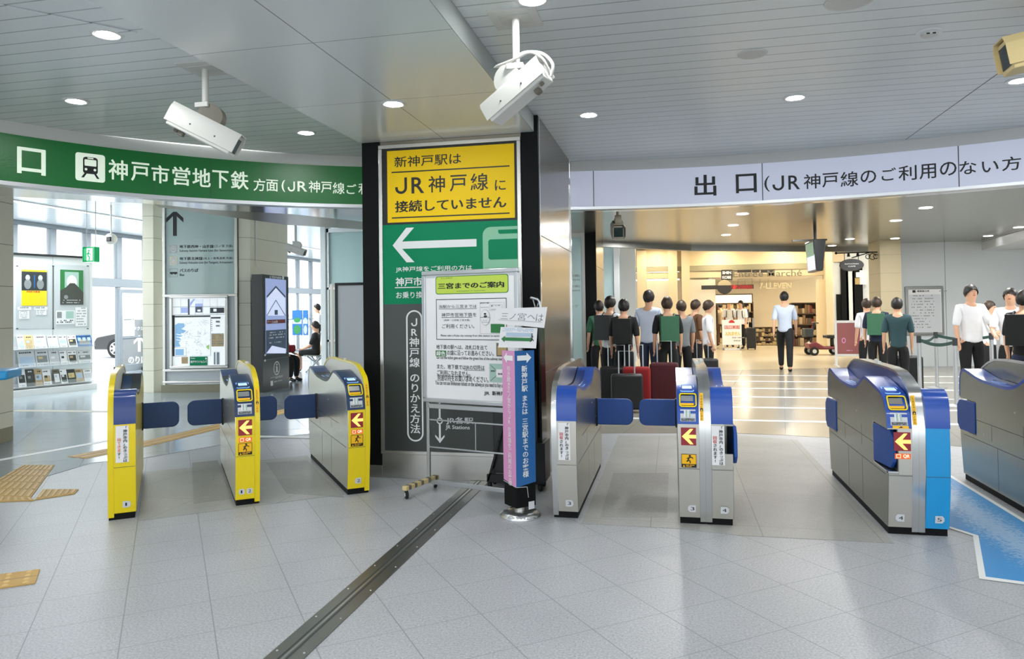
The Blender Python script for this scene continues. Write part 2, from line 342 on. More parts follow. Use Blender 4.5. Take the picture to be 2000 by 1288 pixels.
# tactile paving
def tactile(name, label, quad, bars):
    q = [V((p[0], p[1], 0)) for p in quad]; b = MB().use('tactile').prism([(p.x, p.y) for p in q], 'z', .001, .007)
    def at(u, v): return q[0].lerp(q[1], u).lerp(q[3].lerp(q[2], u), v)
    b.use('tactile_line')
    nu, nv = bars[1], bars[2]
    for k in range(1, nv):
        p, r = at(0, k/nv), at(1, k/nv); n = (r-p).cross(V((0, 0, 1))).normalized()*.004
        b.poly([(x.x, x.y, .0074) for x in (p-n, r-n, r+n, p+n)])
    b.use('tactile_hi')
    if bars[0] == 'bar':
        for i in range(nu):
            for j in range(nv):
                u = (i+.5)/nu; w = .22/nu
                c = [at(u-w, (j+.08)/nv), at(u+w, (j+.08)/nv), at(u+w, (j+.92)/nv), at(u-w, (j+.92)/nv)]
                b.prism([(x.x, x.y) for x in c], 'z', .007, .012)
    else:
        for i in range(nu*2):
            for j in range(nv*2):
                x = at((i+.5)/(nu*2), (j+.5)/(nv*2)); b.lathe([(.018, .007), (.012, .012), (0, .012)], (x.x, x.y, 0), 10)
    return tag(b.build(name, smooth=30), label, 'tactile paving')
tactile('tactile_paving', 'yellow ribbed tactile strip on the floor left of the yellow gates', [(-5.74, 4.98), (-5.16, 5.0), (-6.03, 6.12), (-6.36, 6.07)], ('bar', 8, 5))
tactile('tactile_paving', 'row of yellow ribbed tactile tiles across the near end of the wide strip', [(-5.62, 4.76), (-5.05, 4.93), (-5.16, 5.0), (-5.74, 4.98)], ('bar', 10, 1))
tactile('tactile_paving', 'short branch of tactile tiles running from the wide strip towards gate 1', [(-5.07, 4.95), (-4.9, 5.17), (-4.99, 5.31), (-5.30, 5.26)], ('bar', 6, 1))
tactile('tactile_paving', 'yellow dotted tactile mat at the near left floor', [(-4.1, 2.95), (-3.5, 3.42), (-3.66, 3.61), (-4.3, 3.15)], ('dot', 4, 2))
pts = [AZ(*p) for p in ((150, 895), (200, 885), (285, 868), (430, 833), (520, 812), (640, 785))]
b = MB()
for m_, off, z in (('tactile', .0, .006), ('tactile_hi', .07, .009), ('tactile_hi', -.07, .009)):
    b.use(m_)
    for p, q in zip(pts, pts[1:]):
        n = V((-(q-p).y, (q-p).x, 0)).normalized(); w = .15 if not off else .025; c = n*off
        b.prism([tuple(x[:2]) for x in (p+c-n*w, q+c-n*w, q+c+n*w, p+c+n*w)], 'z', .003, z)
tag(b.build('tactile_paving', smooth=0), 'narrow ribbed tactile line leading behind the yellow gates', 'tactile paving')
# ---------------------------------------------------------------- ceilings
b = MB().use('ceil_slat').prism([(-9, -6), (12, -6), (12, 7.0), (3.9, 7.75), (2.85, 8.12), (1, 8.48), (-.2, 8.48), (-1.3, 8.32), (-2.6, 8.0), (-3.3, 7.5), (-4.1, 6.85), (-4.9, 6.1), (-5.7, 5.2), (-6.6, 3.9), (-9, 2.5)], 'z', 3.18, 3.3)
struct(b.build('ceiling', smooth=0))
b = MB().use('soffit').box(-2.75, -1.14, -6, 6.16, 3.03, 3.179); struct(b.build('ceiling_beam', smooth=0))
b = MB().use('ink_soft').box(2.362, 2.368, -2, 8.1, 3.1785, 3.18); struct(b.build('trim_ceiling_joint', smooth=0))
b = MB().use('ceil_slat').prism([(-3.62, 3.05), (-3.08, 3.72), (-4.0, 3.78), (-4.6, 3.3)], 'z', 3.174, 3.1785)
struct(b.build('ceiling_hatch', smooth=0))
import numpy as np
def circ(pts):
    A = np.array([[2*x, 2*y, 1] for x, y in pts]); r = np.array([x*x+y*y for x, y in pts]); c = np.linalg.lstsq(A, r, rcond=None)[0]
    return float(c[0]), float(c[1]), float(math.sqrt(c[2]+c[0]**2+c[1]**2))
CG = circ([(-5.6, 5.116), (-5.116, 5.602), (-4.816, 6.031), (-4.435, 6.382), (-3.25, 7.3), (-5.653, 5.167), (-4.9, 6.136), (-3.308, 7.411)])
CW = circ([(-1.103, 8.216), (-.164, 8.363), (.982, 8.317), (1.743, 8.192), (2.79, 7.936), (3.297, 7.798), (-.842, 8.262), (.992, 8.371), (2.833, 8.03)])
print('CIRCLES', CG, CW)
def arcpt(C, t, z, d=0): return V((C[0]+(C[2]-d)*sin(t), C[1]+(C[2]-d)*cos(t), z))   # t clockwise from +Y, d towards the centre
def onarc(C, x, y):
    d = ray(x, y); A = d.x**2+d.y**2; B = -2*(d.x*C[0]+d.y*C[1]); c = C[0]**2+C[1]**2-C[2]**2
    k = (-B+math.sqrt(B*B-4*A*c))/(2*A); p = EYEP+d*k; return atan2(p.x-C[0], p.y-C[1]), p.z
class ArcGr(Gr):
    def __init__(s, b, C): super().__init__(b, pt=lambda u, v, l: arcpt(C, u, v, .002*l)); s.C = C
    def arect(s, m, t0, z0, t1, z1, l=0, n=24):
        s.b.use(m).grid([[s.pt(t0+(t1-t0)*k/n, z, l) for k in range(n+1)] for z in (z0, z1)]); return s
    def px(s, x0, y0, x1, y1):      # picture box -> arc box (lower left, upper right)
        t0, z0 = onarc(s.C, x0, y0); t1, z1 = onarc(s.C, x1, y1); return t0, z0, t1, z1
def arcband(b, C, m, t0, t1, z0, z1, d0, d1, n=32):
    ts = [t0+(t1-t0)*k/n for k in range(n+1)]
    b.use(m).grid([[arcpt(C, t, z, d) for t in ts] for z, d in ((z0, d0), (z1, d0), (z1, d1), (z0, d1), (z0, d0))])
tg0, tg1 = onarc(CG, -260, 300)[0], onarc(CG, 715, 365)[0]
tw0, tw1 = onarc(CW, 1114, 370)[0], onarc(CW, 2200, 300)[0]
for nm, C, t0, t1 in (('trim_fascia_west', CG, tg0, tg1), ('trim_fascia_east', CW, tw0, tw1)):
    b = MB(); arcband(b, C, 'fascia', t0, t1, 3.062, 3.18, -.14, -.04); struct(b.build(nm, smooth=20))
# green overhead sign
b = MB(); arcband(b, CG, 'green_band', tg0, tg1, 2.65, 3.06, -.12, 0); arcband(b, CG, 'alu', tg0, tg1, 2.615, 2.65, -.12, .012)
g = ArcGr(b, CG)
for x in (180, 300, 411, 512):
    t = onarc(CG, x, 330)[0]; g.rect('ink_soft', t-.0004, 2.65, t+.0004, 3.06, 1)
g.text('band_letter', '口', *g.px(34, 338, 88, 294), bold=.03)
t0, z0, t1, z1 = g.px(147, 352, 205, 304);
def arrect(m, u0, v0, u1, v1, r, l): g.rrect(m, t0+(t1-t0)*u0, z0+(z1-z0)*v0, t0+(t1-t0)*u1, z0+(z1-z0)*v1, r, l)
def rr2(m, u0, v0, u1, v1, r, l):
    p = []
    for cx, cy, a_ in ((u1-r, v1-r, 0), (u0+r, v1-r, 90), (u0+r, v0+r, 180), (u1-r, v0+r, 270)):
        p += [(cx+r*cos(radians(a_+90*k/5)), cy+r*sin(radians(a_+90*k/5))) for k in range(6)]
    g.poly(m, [(t0+(t1-t0)*u, z0+(z1-z0)*v) for u, v in p], l)
rr2('band_letter', 0, 0, 1, 1, .1, 2); rr2('ink', .25, .27, .75, .87, .1, 3); rr2('band_letter', .3, .55, .7, .78, .03, 4); rr2('band_letter', .4, .81, .6, .85, .01, 4)
for u in (.35, .65): rr2('band_letter', u-.045, .38, u+.045, .47, .044, 4)
for s_ in (-1, 1): g.poly('ink', [(t0+(t1-t0)*(.5+s_*u), z0+(z1-z0)*v) for u, v in ((.12, .28), (.2, .28), (.31, .12), (.22, .12))], 3)
g.text('band_letter', '神戸市営地下鉄', *g.px(212, 356, 485, 334), bold=.022) if False else None
for ch, x0, x1, yb, yt in (('神', 212, 249, 350, 315), ('戸', 256, 291, 353, 320), ('市', 296, 330, 357, 325), ('営', 337, 371, 361, 328), ('地', 376, 411, 364, 331), ('下', 415, 446, 367, 335), ('鉄', 451, 485, 369, 336)):
    g.text('band_letter', ch, *g.px(x0, yb, x1, yt), bold=.02)
for ch, x0, x1, yb, yt in (('方', 495, 518, 373, 350), ('面', 520, 543, 373.5, 352), ('(', 550, 557, 375, 352), ('J', 562, 576, 374, 355), ('R', 581, 600, 374, 355), ('神', 603, 625, 376, 354), ('戸', 627, 648, 377, 356), ('線', 650, 673, 379, 357), ('ご', 677, 696, 379, 360), ('利', 700, 722, 380, 358)):
    g.text('band_letter', ch, *g.px(x0, yb, x1, yt), bold=.012)
o = b.build('overhead_sign', smooth=20); tag(o, 'curved green overhead band with white subway direction lettering and train symbol', 'sign')
# white overhead sign
b = MB(); arcband(b, CW, 'white_band', tw0, tw1, 2.65, 3.06, -.12, 0); arcband(b, CW, 'alu', tw0, tw1, 2.62, 2.65, -.12, .012)
g = ArcGr(b, CW)
for x in (1159, 1489, 1873):
    t = onarc(CW, x, 350)[0]; g.rect('ink_soft', t-.0006, 2.65, t+.0006, 3.06, 1)
for ch, x0, x1, yb, yt, bo in (('出', 1357, 1398, 384, 341, .022), ('口', 1438, 1477, 378, 339, .02), ('(', 1493, 1503, 375, 344, 0), ('J', 1509, 1531, 373, 343, .008), ('R', 1540, 1562, 371, 342, .008), ('神', 1570, 1602, 370, 339, .008), ('戸', 1606, 1637, 367, 337, .008), ('線', 1642, 1676, 366, 334, .008), ('の', 1681, 1711, 359, 332, .008), ('ご', 1722, 1750, 354, 327, .008), ('利', 1755, 1790, 354, 322, .008), ('用', 1796, 1828, 351, 319, .008), ('の', 1836, 1868, 345, 315, .008), ('な', 1874, 1907, 342, 313, .008), ('い', 1918, 1950, 338, 313, .008), ('方', 1957, 1994, 335, 304, .008), ('へ', 2004, 2036, 330, 304, .008)):
    g.text('ink', ch, *g.px(x0, yb, x1, yt), bold=bo)
o = b.build('overhead_sign', smooth=20); tag(o, 'curved white overhead exit band with black lettering', 'sign')
# bulkheads behind the bands
def back(Cc, pxs, z): return [tuple(AZ(x, y, z)[:2]) for x, y in pxs]
arc = [tuple(arcpt(CG, tg0+(tg1-tg0)*k/16, 0, -.1)[:2]) for k in range(17)]
lineA = back(CG, [(709, 431), (571, 416), (409, 407), (300, 396), (150, 388), (0, 380), (-260, 372)], 2.65)
lineB = back(CG, [(735, 450), (709, 447), (560, 438), (460, 424), (310, 403)], 2.65)
b = MB().use('polished').prism(arc+lineA, 'z', 2.635, 2.66); b.use('brass_grey').prism(lineB+lineA[3::-1], 'z', 2.64, 2.662)
struct(b.build('trim_bulkhead_underside', smooth=0))
b = MB().use('fascia').prism(arc+lineB+lineA[4:], 'z', 2.665, 3.7); struct(b.build('wall_bulkhead_west', smooth=0))
arc = [tuple(arcpt(CW, tw0+(tw1-tw0)*k/16, 0, -.1)[:2]) for k in range(17)]; arc2 = [tuple(arcpt(CW, tw1+(tw0-tw1)*k/16, 0, -.30)[:2]) for k in range(17)]
b = MB().use('polished').prism(arc+arc2, 'z', 2.63, 3.3); struct(b.build('wall_bulkhead_east', smooth=0))
# ceiling of the east hall, the mall and the west hall
EC = 2.95
endl = [tuple(AZ(x, y, EC)[:2]) for x, y in ((1150, 470), (1350, 480), (1560, 482), (1720, 483), (1885, 483))]
b = MB().use('ceil_far').prism([(-2.4, 8.45), (-1, 8.6), (1, 8.65), (3, 8.3), (5, 7.6), (9.5, 6.5), (9.8, endl[-1][1])]+endl[::-1]+[(-2.4, endl[0][1])], 'z', EC, EC+.1)
struct(b.build('ceiling_hall_east', smooth=0))
b = MB().use('steel_dark')
for p, q in zip(endl, endl[1:]):
    n = V((-(q[1]-p[1]), q[0]-p[0], 0)).normalized()*.15; b.prism([p, q, (q[0]+n.x, q[1]+n.y), (p[0]+n.x, p[1]+n.y)], 'z', EC-.12, EC+.25)
struct(b.build('trim_ceiling_edge', smooth=0))
b = MB().use('ceil_warm').prism([(-2.4, endl[0][1]+.2)]+[(p[0], p[1]+.2) for p in endl]+[(9.8, 33), (-2.4, 33)], 'z', 3.55, 3.65); struct(b.build('ceiling_mall', smooth=0))
b = MB().use('ceil_left').prism([(-14.2, 3)]+[(-9, 3), (-6.6, 5), (-5.8, 5.9), (-4.9, 6.9), (-3.8, 7.7), (-2.3, 8.5), (-2.3, 34), (-14.2, 34)], 'z', 3.6, 3.7); struct(b.build('ceiling_hall_west', smooth=0))
b = MB().use('lamp_soft').box(-11.72, -11.60, 9.2, 30, 3.585, 3.598); b.use('alu').box(-11.76, -11.72, 9.2, 30, 3.58, 3.598).box(-11.6, -11.56, 9.2, 30, 3.58, 3.598)
tag(b.build('strip_light', smooth=0), 'long white strip light in the bright left hall ceiling', 'light')
# ---------------------------------------------------------------- ticket gates
GW, GL, GC = .182, 1.73, .142
PROF = [(0, .05), (-.02, .2), (-.042, .4), (-.05, .55), (-.047, .695), (-.03, .78), (-.005, .835), (.035, .882), (.1, .912), (.216, .936), (.4, .968), (.5, .976), (.55, .968), (.6, .948), (.68, .912), (.76, .884), (.86, .868), (1.0, .866), (1.29, .876), (1.42, .892), (1.55, .915), (1.66, .936), (1.70, .934), (1.735, .918), (1.76, .888), (1.775, .845), (1.781, .79), (1.783, .70), (1.785, .5), (1.77, .3), (1.73, .05)]
FIN = [(0, .02), (-.02, .2), (-.05, .42), (-.055, .7), (-.035, .83), (-.005, .91), (.035, .955), (.158, 1.008), (.29, 1.042), (.46, 1.052), (1.27, 1.052), (1.44, 1.042), (1.572, 1.008), (1.695, .955), (1.735, .91), (1.765, .83), (1.785, .7), (1.78, .42), (1.75, .2), (1.73, .02)]
def offs(pl, d):
    out = []
    for i, p in enumerate(pl):
        a, c = pl[max(i-1, 0)], pl[min(i+1, len(pl)-1)]; dx, dz = c[0]-a[0], c[1]-a[1]; L = hypot(dx, dz); out.append((p[0]-dz/L*d, p[1]+dx/L*d))
    return out
def strip(b, m, pl, x0, x1, do, di):
    """a shell following a side outline"""
    o, i = offs(pl, do), offs(pl, di); b.use(m)
    n = len(pl)
    b.grid([[(x0, *o[k]), (x1, *o[k]), (x1, *i[k]), (x0, *i[k])] for k in range(n)], True); e = len(b.v)
    b.f += [[e-4*n, e-4*n+1, e-4*n+2, e-4*n+3], [e-4, e-3, e-2, e-1]]; b.fm += [b.c, b.c]
def sat(z, end):   # outline position at height z on the front (0) or rear (1) face
    pl = PROF[:6] if not end else PROF[:-7:-1]
    for a, c in zip(pl, pl[1:]):
        if a[1] <= z <= c[1]: return a[0]+(c[0]-a[0])*(z-a[1])/(c[1]-a[1])
    return pl[-1][0]
SLOPE = PROF[4:13]; ST = [0.]
for p, q in zip(SLOPE, SLOPE[1:]): ST.append(ST[-1]+hypot(q[0]-p[0], q[1]-p[1]))
def on_slope(t):
    for i in range(len(SLOPE)-1):
        if t <= ST[i+1]:
            k = (t-ST[i])/(ST[i+1]-ST[i]); a, c = SLOPE[i], SLOPE[i+1]; d = (c[0]-a[0], c[1]-a[1]); L = hypot(*d)
            return (a[0]+d[0]*k, a[1]+d[1]*k), (-d[1]/L, d[0]/L)
    return SLOPE[-1], (0, 1)
def notch(pl, z0, z1, s0, s1):
    out = []
    for p in pl:
        if not (z0 <= p[1] <= z1 and (p[0] < .5 and s0 or p[0] > 1.2 and s1)): out.append(p)
    if s0:
        i = max(k for k, p in enumerate(out) if p[1] < z0 and p[0] < .5 and k < 8)
        out[i+1:i+1] = [(sat(z0, 0), z0), (.29, z0), (.29, z1), (sat(z1, 0), z1)]
    if s1:
        i = min(k for k, p in enumerate(out) if p[1] < z0 and p[0] > 1.2)
        out[i:i] = [(sat(z1, 1), z1), (1.44, z1), (1.44, z0), (sat(z0, 1), z0)]
    return out
def half(root, x0, kind, st, closed=True, num='1', qr=False, caution=True, flap=True):
    """one single-sided machine: kind R shows its card reader end, kind E its exit end; x0 is its left edge in the gate's frame"""
    H = Matrix.Translation((x0, 0, 0)) if kind == 'R' else Matrix.Translation((x0+GW, GL, 0)) @ Matrix.Rotation(pi, 4, 'Z')
    T = Matrix.Translation((x0, 0, 0))
    def nb(m=None):
        b = MB(); b.M = H
        return b.use(m) if m else b
    b = nb('black_matte').box(.008, GW-.004, .012, GL-.012, 0, .052); b.build('plinth', root)
    b = nb(st['side'])
    if closed: b.prism(PROF, 'x', 0, GC)
    else:
        b.prism(PROF, 'x', .058, GC); b.prism(notch(PROF, .415, .688, True, True), 'x', 0, .058)
        b.use('black').box(.0555, .0585, -.03, .29, .418, .686).box(.0, .057, .286, .2895, .418, .686).box(.0555, .0585, 1.44, 1.76, .418, .686)
    g = Gr(b, (-.0004, 0, 0), (0, 1, 0), (0, 0, 1), pt=lambda u, v, l: V((-.0005*l, u, v)))
    for q in (((.30, .545), (1.45, .545)), ((.02, .385), (1.70, .385)), ((.62, .385), (.62, .06)), ((1.05, .385), (1.05, .06)), ((.62, .62), (.62, .47)), ((1.15, .545), (1.15, .42))): g.line('ink_soft', q, .004)
    for u, v in ((.5, .45), (.75, .7), (1.3, .45)): g.ell('white_paint', u, v, .006)
    if not closed: g.rect('polished', .29, .4, .30, .70, 1); g.rect('polished', .0, .405, .29, .415, 1)
    b.build('body', root, smooth=30)
    for nm, a_, c_, m in (('reader_panel', 4, 13, st['reader']), ('tray', 12, 20, st['tray']), ('exit_hood', 19, 28, st['hood'])):
        b = nb(); strip(b, m, PROF[a_:c_], -.001, GC+.0005, .006, -.016)
        if nm == 'tray':
            b.use(st['tray2']); strip(b, st['tray2'], PROF[13:19], GC*.5, GC-.004, .012, .004)
            gg = Gr(b, pt=lambda u, v, l: V((u, v, .882+.001*l))); gg.rframe('pad_edge', .02, 1.02, .065, 1.20, .02, .006, 1)
        if nm == 'reader_panel': rp = b.build(nm, root, smooth=50, bevel=0)
        else: b.build(nm, root, smooth=50)
    # rail between the two sides
    b = nb(); strip(b, st['rail'], FIN, GC+.001, GW, .0, -.016); b.use(st['rail_side']).prism(offs(FIN, -.006), 'x', GC+.005, GW-.004); rl = b.build('guard_rail', root, smooth=50)
    b = nb('camera_white').lathe([(.02, 0), (.02, .008), (.014, .018), (0, .022)], (GC+.02, .75, 1.052), 12); b.build('indicator_lamp', root)
    if kind == 'R':
        b = MB(); b.M = T
        strip(b, st['front'], PROF[0:5], .003 if closed else .003, GC, .004, -.004) if closed else None
        if not closed:
            strip(b, st['front'], PROF[0:3], .003, GC, .004, -.004); strip(b, st['front'], PROF[2:5], .062, GC, .006, -.004)
            b.use('polished').box(.0, .06, -.05, -.02, .405, .418)
        g = Gr(b, pt=lambda u, v, l: V((u, sat(v, 0)-.0045-.001*l, v)))
        g.line('ink_soft', [(.003, .39), (GC, .39)], .003); b.build('front_panel', root, smooth=30)
        def FG():
            b = MB(); b.M = T; return b, Gr(b, pt=lambda u, v, l: V((u, sat(v, 0)-.006-.001*l, v)))
        def SG():
            b = MB(); b.M = T
            def P(u, t, l):
                p, n = on_slope(t); d = .0068+.001*l; return V((u, p[0]+n[0]*d, p[1]+n[1]*d))
            return b, Gr(b, pt=P)
        ox = .012 if not closed else 0
        b, g = FG(); g.rect('led_red', .022+ox, .552, .122+ox, .672); g.poly('led_orange', [(.028+ox, .612), (.082+ox, .664), (.104+ox, .664), (.072+ox, .624), (.122+ox, .624), (.122+ox, .6), (.072+ox, .6), (.104+ox, .56), (.082+ox, .56)], 2)
        if qr: g.rect('led_qr', .026+ox, .5, .12+ox, .535); g.text('led_text', 'QR', .075+ox, .505, .114+ox, .530, 2, .02); g.frame('led_text', .035+ox, .506, .062+ox, .530, .003, 2)
        b.build('arrow_display', root)
        if caution == 'front':
            b, g = FG(); g.rect('amber', .022, .40, .122, .492); g.rect('ink', .022, .40, .122, .424, 2); g.frame('ink', .022, .40, .122, .492, .003, 2)
            def fig(g, cx, cy, k):
                g.ell('ink', cx+.004*k, cy+.020*k, .0065*k, l=3); g.line('ink', [(cx, cy+.012*k), (cx-.006*k, cy-.004*k), (cx-.014*k, cy-.016*k)], .007*k, 3); g.line('ink', [(cx-.006*k, cy-.004*k), (cx+.006*k, cy-.012*k), (cx+.004*k, cy-.024*k)], .006*k, 3); g.line('ink', [(cx, cy+.010*k), (cx+.016*k, cy+.012*k), (cx+.022*k, cy+.004*k)], .005*k, 3); g.line('ink', [(cx, cy+.010*k), (cx-.014*k, cy+.004*k)], .005*k, 3)
            fig(g, .074, .457, 1.15); g.poly('amber', [(.03, .404), (.046, .404), (.038, .419)], 3); mini(g, 'amber', .052, .404, .118, [.414, .405], .007, 3, 3, .8)
            b.build('caution_sticker', root)
        elif caution == 'top':
            b, g = SG(); g.rect('amber', .03, -.001, .125, .016); g.ell('ink', .08, .008, .006, .004, 2); g.line('ink', [(.066, .004), (.09, .006)], .004, 2); b.build('caution_sticker', root)
        b, g = FG(); nx = (.09 if closed else .075); pale = 'paper_grey'
        if len(num) == 2:
            for k, ch in enumerate(num): u = .048+.058*k; g.rrect(pale, u-.022, .09, u+.022, .134, .012); g.text('ink', ch, u-(.007 if ch == '1' else .011), .10, u+(.004 if ch == '1' else .011), .124, 2)
        else:
            g.poly(pale, [(nx+.022, .088), (nx+.022, .136), (nx-.018, .136), (nx-.03, .122), (nx-.03, .102), (nx-.018, .088)]); g.text('ink', num, nx-.012, .1, nx+.014, .124, 2)
        b.build('number_plate', root)
        b, g = SG(); g.rrect('pad_edge', .022, .245, .118, .375, .015, 1); g.rrect(st['reader'], .027, .252, .113, .368, .012, 2); g.rect('pad_glow', .038, .285, .102, .345, 3); g.rect('pad_edge', .048, .30, .092, .33, 4); b.build('card_reader', rp)
        b, g = SG(); g.rrect('black', .018, .118, .128, .212, .012, 1); g.rect('reflector', .026, .155, .108, .200, 2); g.rframe('yellow', .014, .113, .132, .217, .02, .009, 7); g.rect('amber', .018, .126, .112, .142, 5); b.build('ticket_slot', rp)
        b, g = SG(); g.rect('paper_grey', .02, .018, .122, .098, 1); g.rect('ink_pale', .024, .02, .118, .04, 2); mini(g, 'ink', .028, .022, .114, [.031, .023], .007, 3, 5, .9)
        for k in range(4): g.rect('mint' if k % 2 else 'paper', .045+.011*k, .046, .055+.011*k, .092-.003*(k == 3), 2+k % 2)
        g.rect('paper', .085, .055, .116, .058, 2); b.build('instruction_label', rp)
        # warning sticker down the front of the rail
        b = MB(); b.M = T; pl = FIN[3:6]
        def RP(u, v, l):
            p = pl[0]
            for a_, c_ in zip(FIN[3:], FIN[4:]):
                if a_[1] <= v <= c_[1]: k = (v-a_[1])/(c_[1]-a_[1]); s_ = a_[0]+(c_[0]-a_[0])*k; break
            else: s_ = FIN[3][0]
            return V((u, s_-.002-.001*l, v))
        g = Gr(b, pt=RP); g.rect('amber', GC+.009, .72, GC+.032, .82, 1); g.rect('amber', GC+.009, .82, GC+.032, .905, 1)
        for k in range(9):
            if k == 3: g.rect('ink', GC+.011, .785, GC+.030, .803, 2); g.poly('amber', [(GC+.014, .788), (GC+.027, .788), (GC+.0205, .800)], 3)
            else: mini(g, 'ink', GC+.015, .727+.019*k, GC+.027, [.727+.019*k+.002*j for j in (0, 4)], .005, 2, k+3, .9)
        b.build('warning_sticker', rl)
    else:
        b = MB(); b.M = T; R = [(GL-p[0], p[1]) for p in PROF[::-1]]
        fx0, fx1 = GW-GC, GW-(.003 if closed else .003)
        if closed: strip(b, st['front_e'], R[0:4], fx0, fx1, .004, -.004)
        else: strip(b, st['front_e'], R[0:3], fx0, fx1, .004, -.004); strip(b, st['front_e'], R[2:4], fx0, GW-.06, .006, -.004)
        f = lambda v: GL-sat(v, 1)
        g = Gr(b, pt=lambda u, v, l: V((u, f(v)-.0045-.001*l, v))); g.line('ink_soft', [(fx0, .39), (fx1, .39)], .003); b.build('front_panel', root, smooth=30)
        def FG():
            b = MB(); b.M = T; return b, Gr(b, pt=lambda u, v, l: V((u, f(v)-(.008 if closed else .0125)-.001*l, v)))
        if st['notice']:
            b, g = FG(); d = .0 if closed else -.012; g.rect('paper', .053+d, .425, .137+d, .69)
            g.vtext('ink', '「神戸市内」のきっぷは', .114+d, .688, .024, 2, .03, .0238, 1.15)
            if st['notice'] == 'y': g.vtext('orange', '出てきま', .075+d, .605, .025, 2, .02, .026, 1.1); g.vtext('ink', 'す!', .075+d, .501, .025, 2, .03, .026, 1.1)
            else: g.vtext('red', '回収', .075+d, .622, .025, 2, .02, .026, 1.1); g.vtext('ink', 'されます!', .075+d, .570, .025, 2, .03, .026, 1.1)
            b.build('notice_sticker', root)
        b, g = FG(); nx = .118; g.poly('paper_grey', [(nx-.024, .088), (nx-.024, .136), (nx+.018, .136), (nx+.03, .122), (nx+.03, .102), (nx+.018, .088)]); g.text('ink', num, nx-(.006 if num == '1' else .012), .1, nx+(.005 if num == '1' else .014), .124, 2); b.build('number_plate', root)
    if flap:
        m = st['flap']
        if closed:
            b = MB(); b.M = H; s = 1.33 if kind == 'R' else GL-1.33
            L = st['flap_len']; r = .06; pts = [(.0, .465), (-.03, .462)]
            for cx, cz, a_ in ((-L+r, .462+r, 270), (-L+r, .692-r, 180)): pts += [(cx+r*cos(radians(a_-90*k/6)), cz+r*sin(radians(a_-90*k/6))) for k in range(7)]
            pts += [(-.03, .692), (.0, .69)]
            b.use(m).prism(pts, 'y', s-.016, s+.016); b.use('black').box(-.012, .004, s-.03, s+.03, .45, .70); b.build('gate_flap', root, smooth=40, bevel=.006)
        else:
            for s0, s1, dx0, dx1 in ((.283, -.03, -.006, .034), (1.45, 1.76, -.006, -.03)):
                b = MB(); b.M = H; b.use(m)
                c = V((dx0, s0, 0)); e = V((dx1, s1, 0)); n = (e-c).cross(V((0, 0, 1))).normalized()*(.012 if s0 < 1 else -.012)
                z0, z1 = .425, .680; r = .03
                prof = [(0, z0), (.85, z0), (1, z0+.05), (1, z1-.05), (.85, z1), (0, z1)]
                A = [c.lerp(e, t)+V((0, 0, z)) for t, z in prof]; B = [p-n*2 for p in A]; k = len(A)
                b.add(A+B, [tuple(range(k)), tuple(range(k, 2*k))[::-1]]+[(i, (i+1) % k, k+(i+1) % k, k+i) for i in range(k)])
                b.build('gate_flap', root, smooth=30, bevel=.004)
YEL = dict(side='yellow', reader='navy', tray='graphite', tray2='navy', hood='blue_deep', rail='yellow', rail_side='cream', front='yellow', front_e='yellow', flap='flap_blue', flap_len=.305, notice='y')
YST = dict(YEL, side='brushed_pale')
SIL = dict(side='brushed_gate', reader='blue', tray='blue', tray2='blue_deep', hood='blue', rail='polished_soft', rail_side='brushed_gate', front='front_steel', front_e='front_steel', flap='flap_bright', flap_len=.322, notice='s')
mat('brushed_pale', 'D8D6C8', .25, .85); mat('brushed_gate', '989A90', .26, .92, noise=.05, nscale=6); mat('polished_soft', 'D2D3D2', .2, 1.); mat('front_steel', 'C6C3BA', .38, .7, noise=.03, nscale=5)
rz = LROT
G1 = thing('ticket_gate', 'yellow ticket gate numbered 1 with smooth blue hood, furthest left', 'ticket gate', (-4.02, 4.545, 0), rz, 'yellow ticket gates')
half(G1, 0, 'E', YEL, num='1')
GM = thing('ticket_gate', 'yellow ticket gate numbered 1 2 between the two other yellow gates', 'ticket gate', (-3.325, 5.055, 0), rz, 'yellow ticket gates')
half(GM, 0, 'R', YST, num='12', qr=True, caution='front')
b = MB(); L = .305; pts = [(.0, .465)]
for cx, cz, a_ in ((L-.06, .522, 270), (L-.06, .632, 0)): pts += [(cx+.06*cos(radians(a_+90*k/6)), cz+.06*sin(radians(a_+90*k/6))) for k in range(7)]
b.use('flap_blue').prism([(GW+p[0], p[1]) for p in pts+[(0, .69)]], 'y', 1.314, 1.346); b.build('gate_flap', GM, smooth=40, bevel=.006)
G2 = thing('ticket_gate', 'yellow ticket gate numbered 2 beside the pillar of signs', 'ticket gate', (-2.61, 5.52, 0), rz, 'yellow ticket gates')
half(G2, 0, 'R', YST, num='2', qr=True, caution='front')
G3 = thing('ticket_gate', 'narrow steel ticket gate numbered 3 with smooth blue hood beside the pillar', 'ticket gate', (-.857, 5.18, 0), 0, 'steel ticket gates')
half(G3, 0, 'E', SIL, num='3')
G34 = thing('ticket_gate', 'double-width steel ticket gate numbered 3 and 4', 'ticket gate', (.022, 5.18, 0), 0, 'steel ticket gates')
half(G34, 0, 'R', SIL, num='3', caution='front'); half(G34, .1825, 'E', SIL, closed=False, num='4')
G45 = thing('ticket_gate', 'double-width steel ticket gate numbered 4 and 5 with light blue right front', 'ticket gate', (1.347, 5.18, 0), 0, 'steel ticket gates')
half(G45, 0, 'R', dict(SIL, rail_side='blue_deep'), closed=False, num='4', qr=True, caution='top'); half(G45, .1825, 'E', dict(SIL, front_e='sky_blue', notice=None), num='5', flap=False)
G5 = thing('ticket_gate', 'steel ticket gate cut off by the right frame edge, seen from its long side', 'ticket gate', (2.405, 5.18, 0), 0, 'steel ticket gates')
half(G5, 0, 'R', SIL, closed=False, num='5', caution=None)
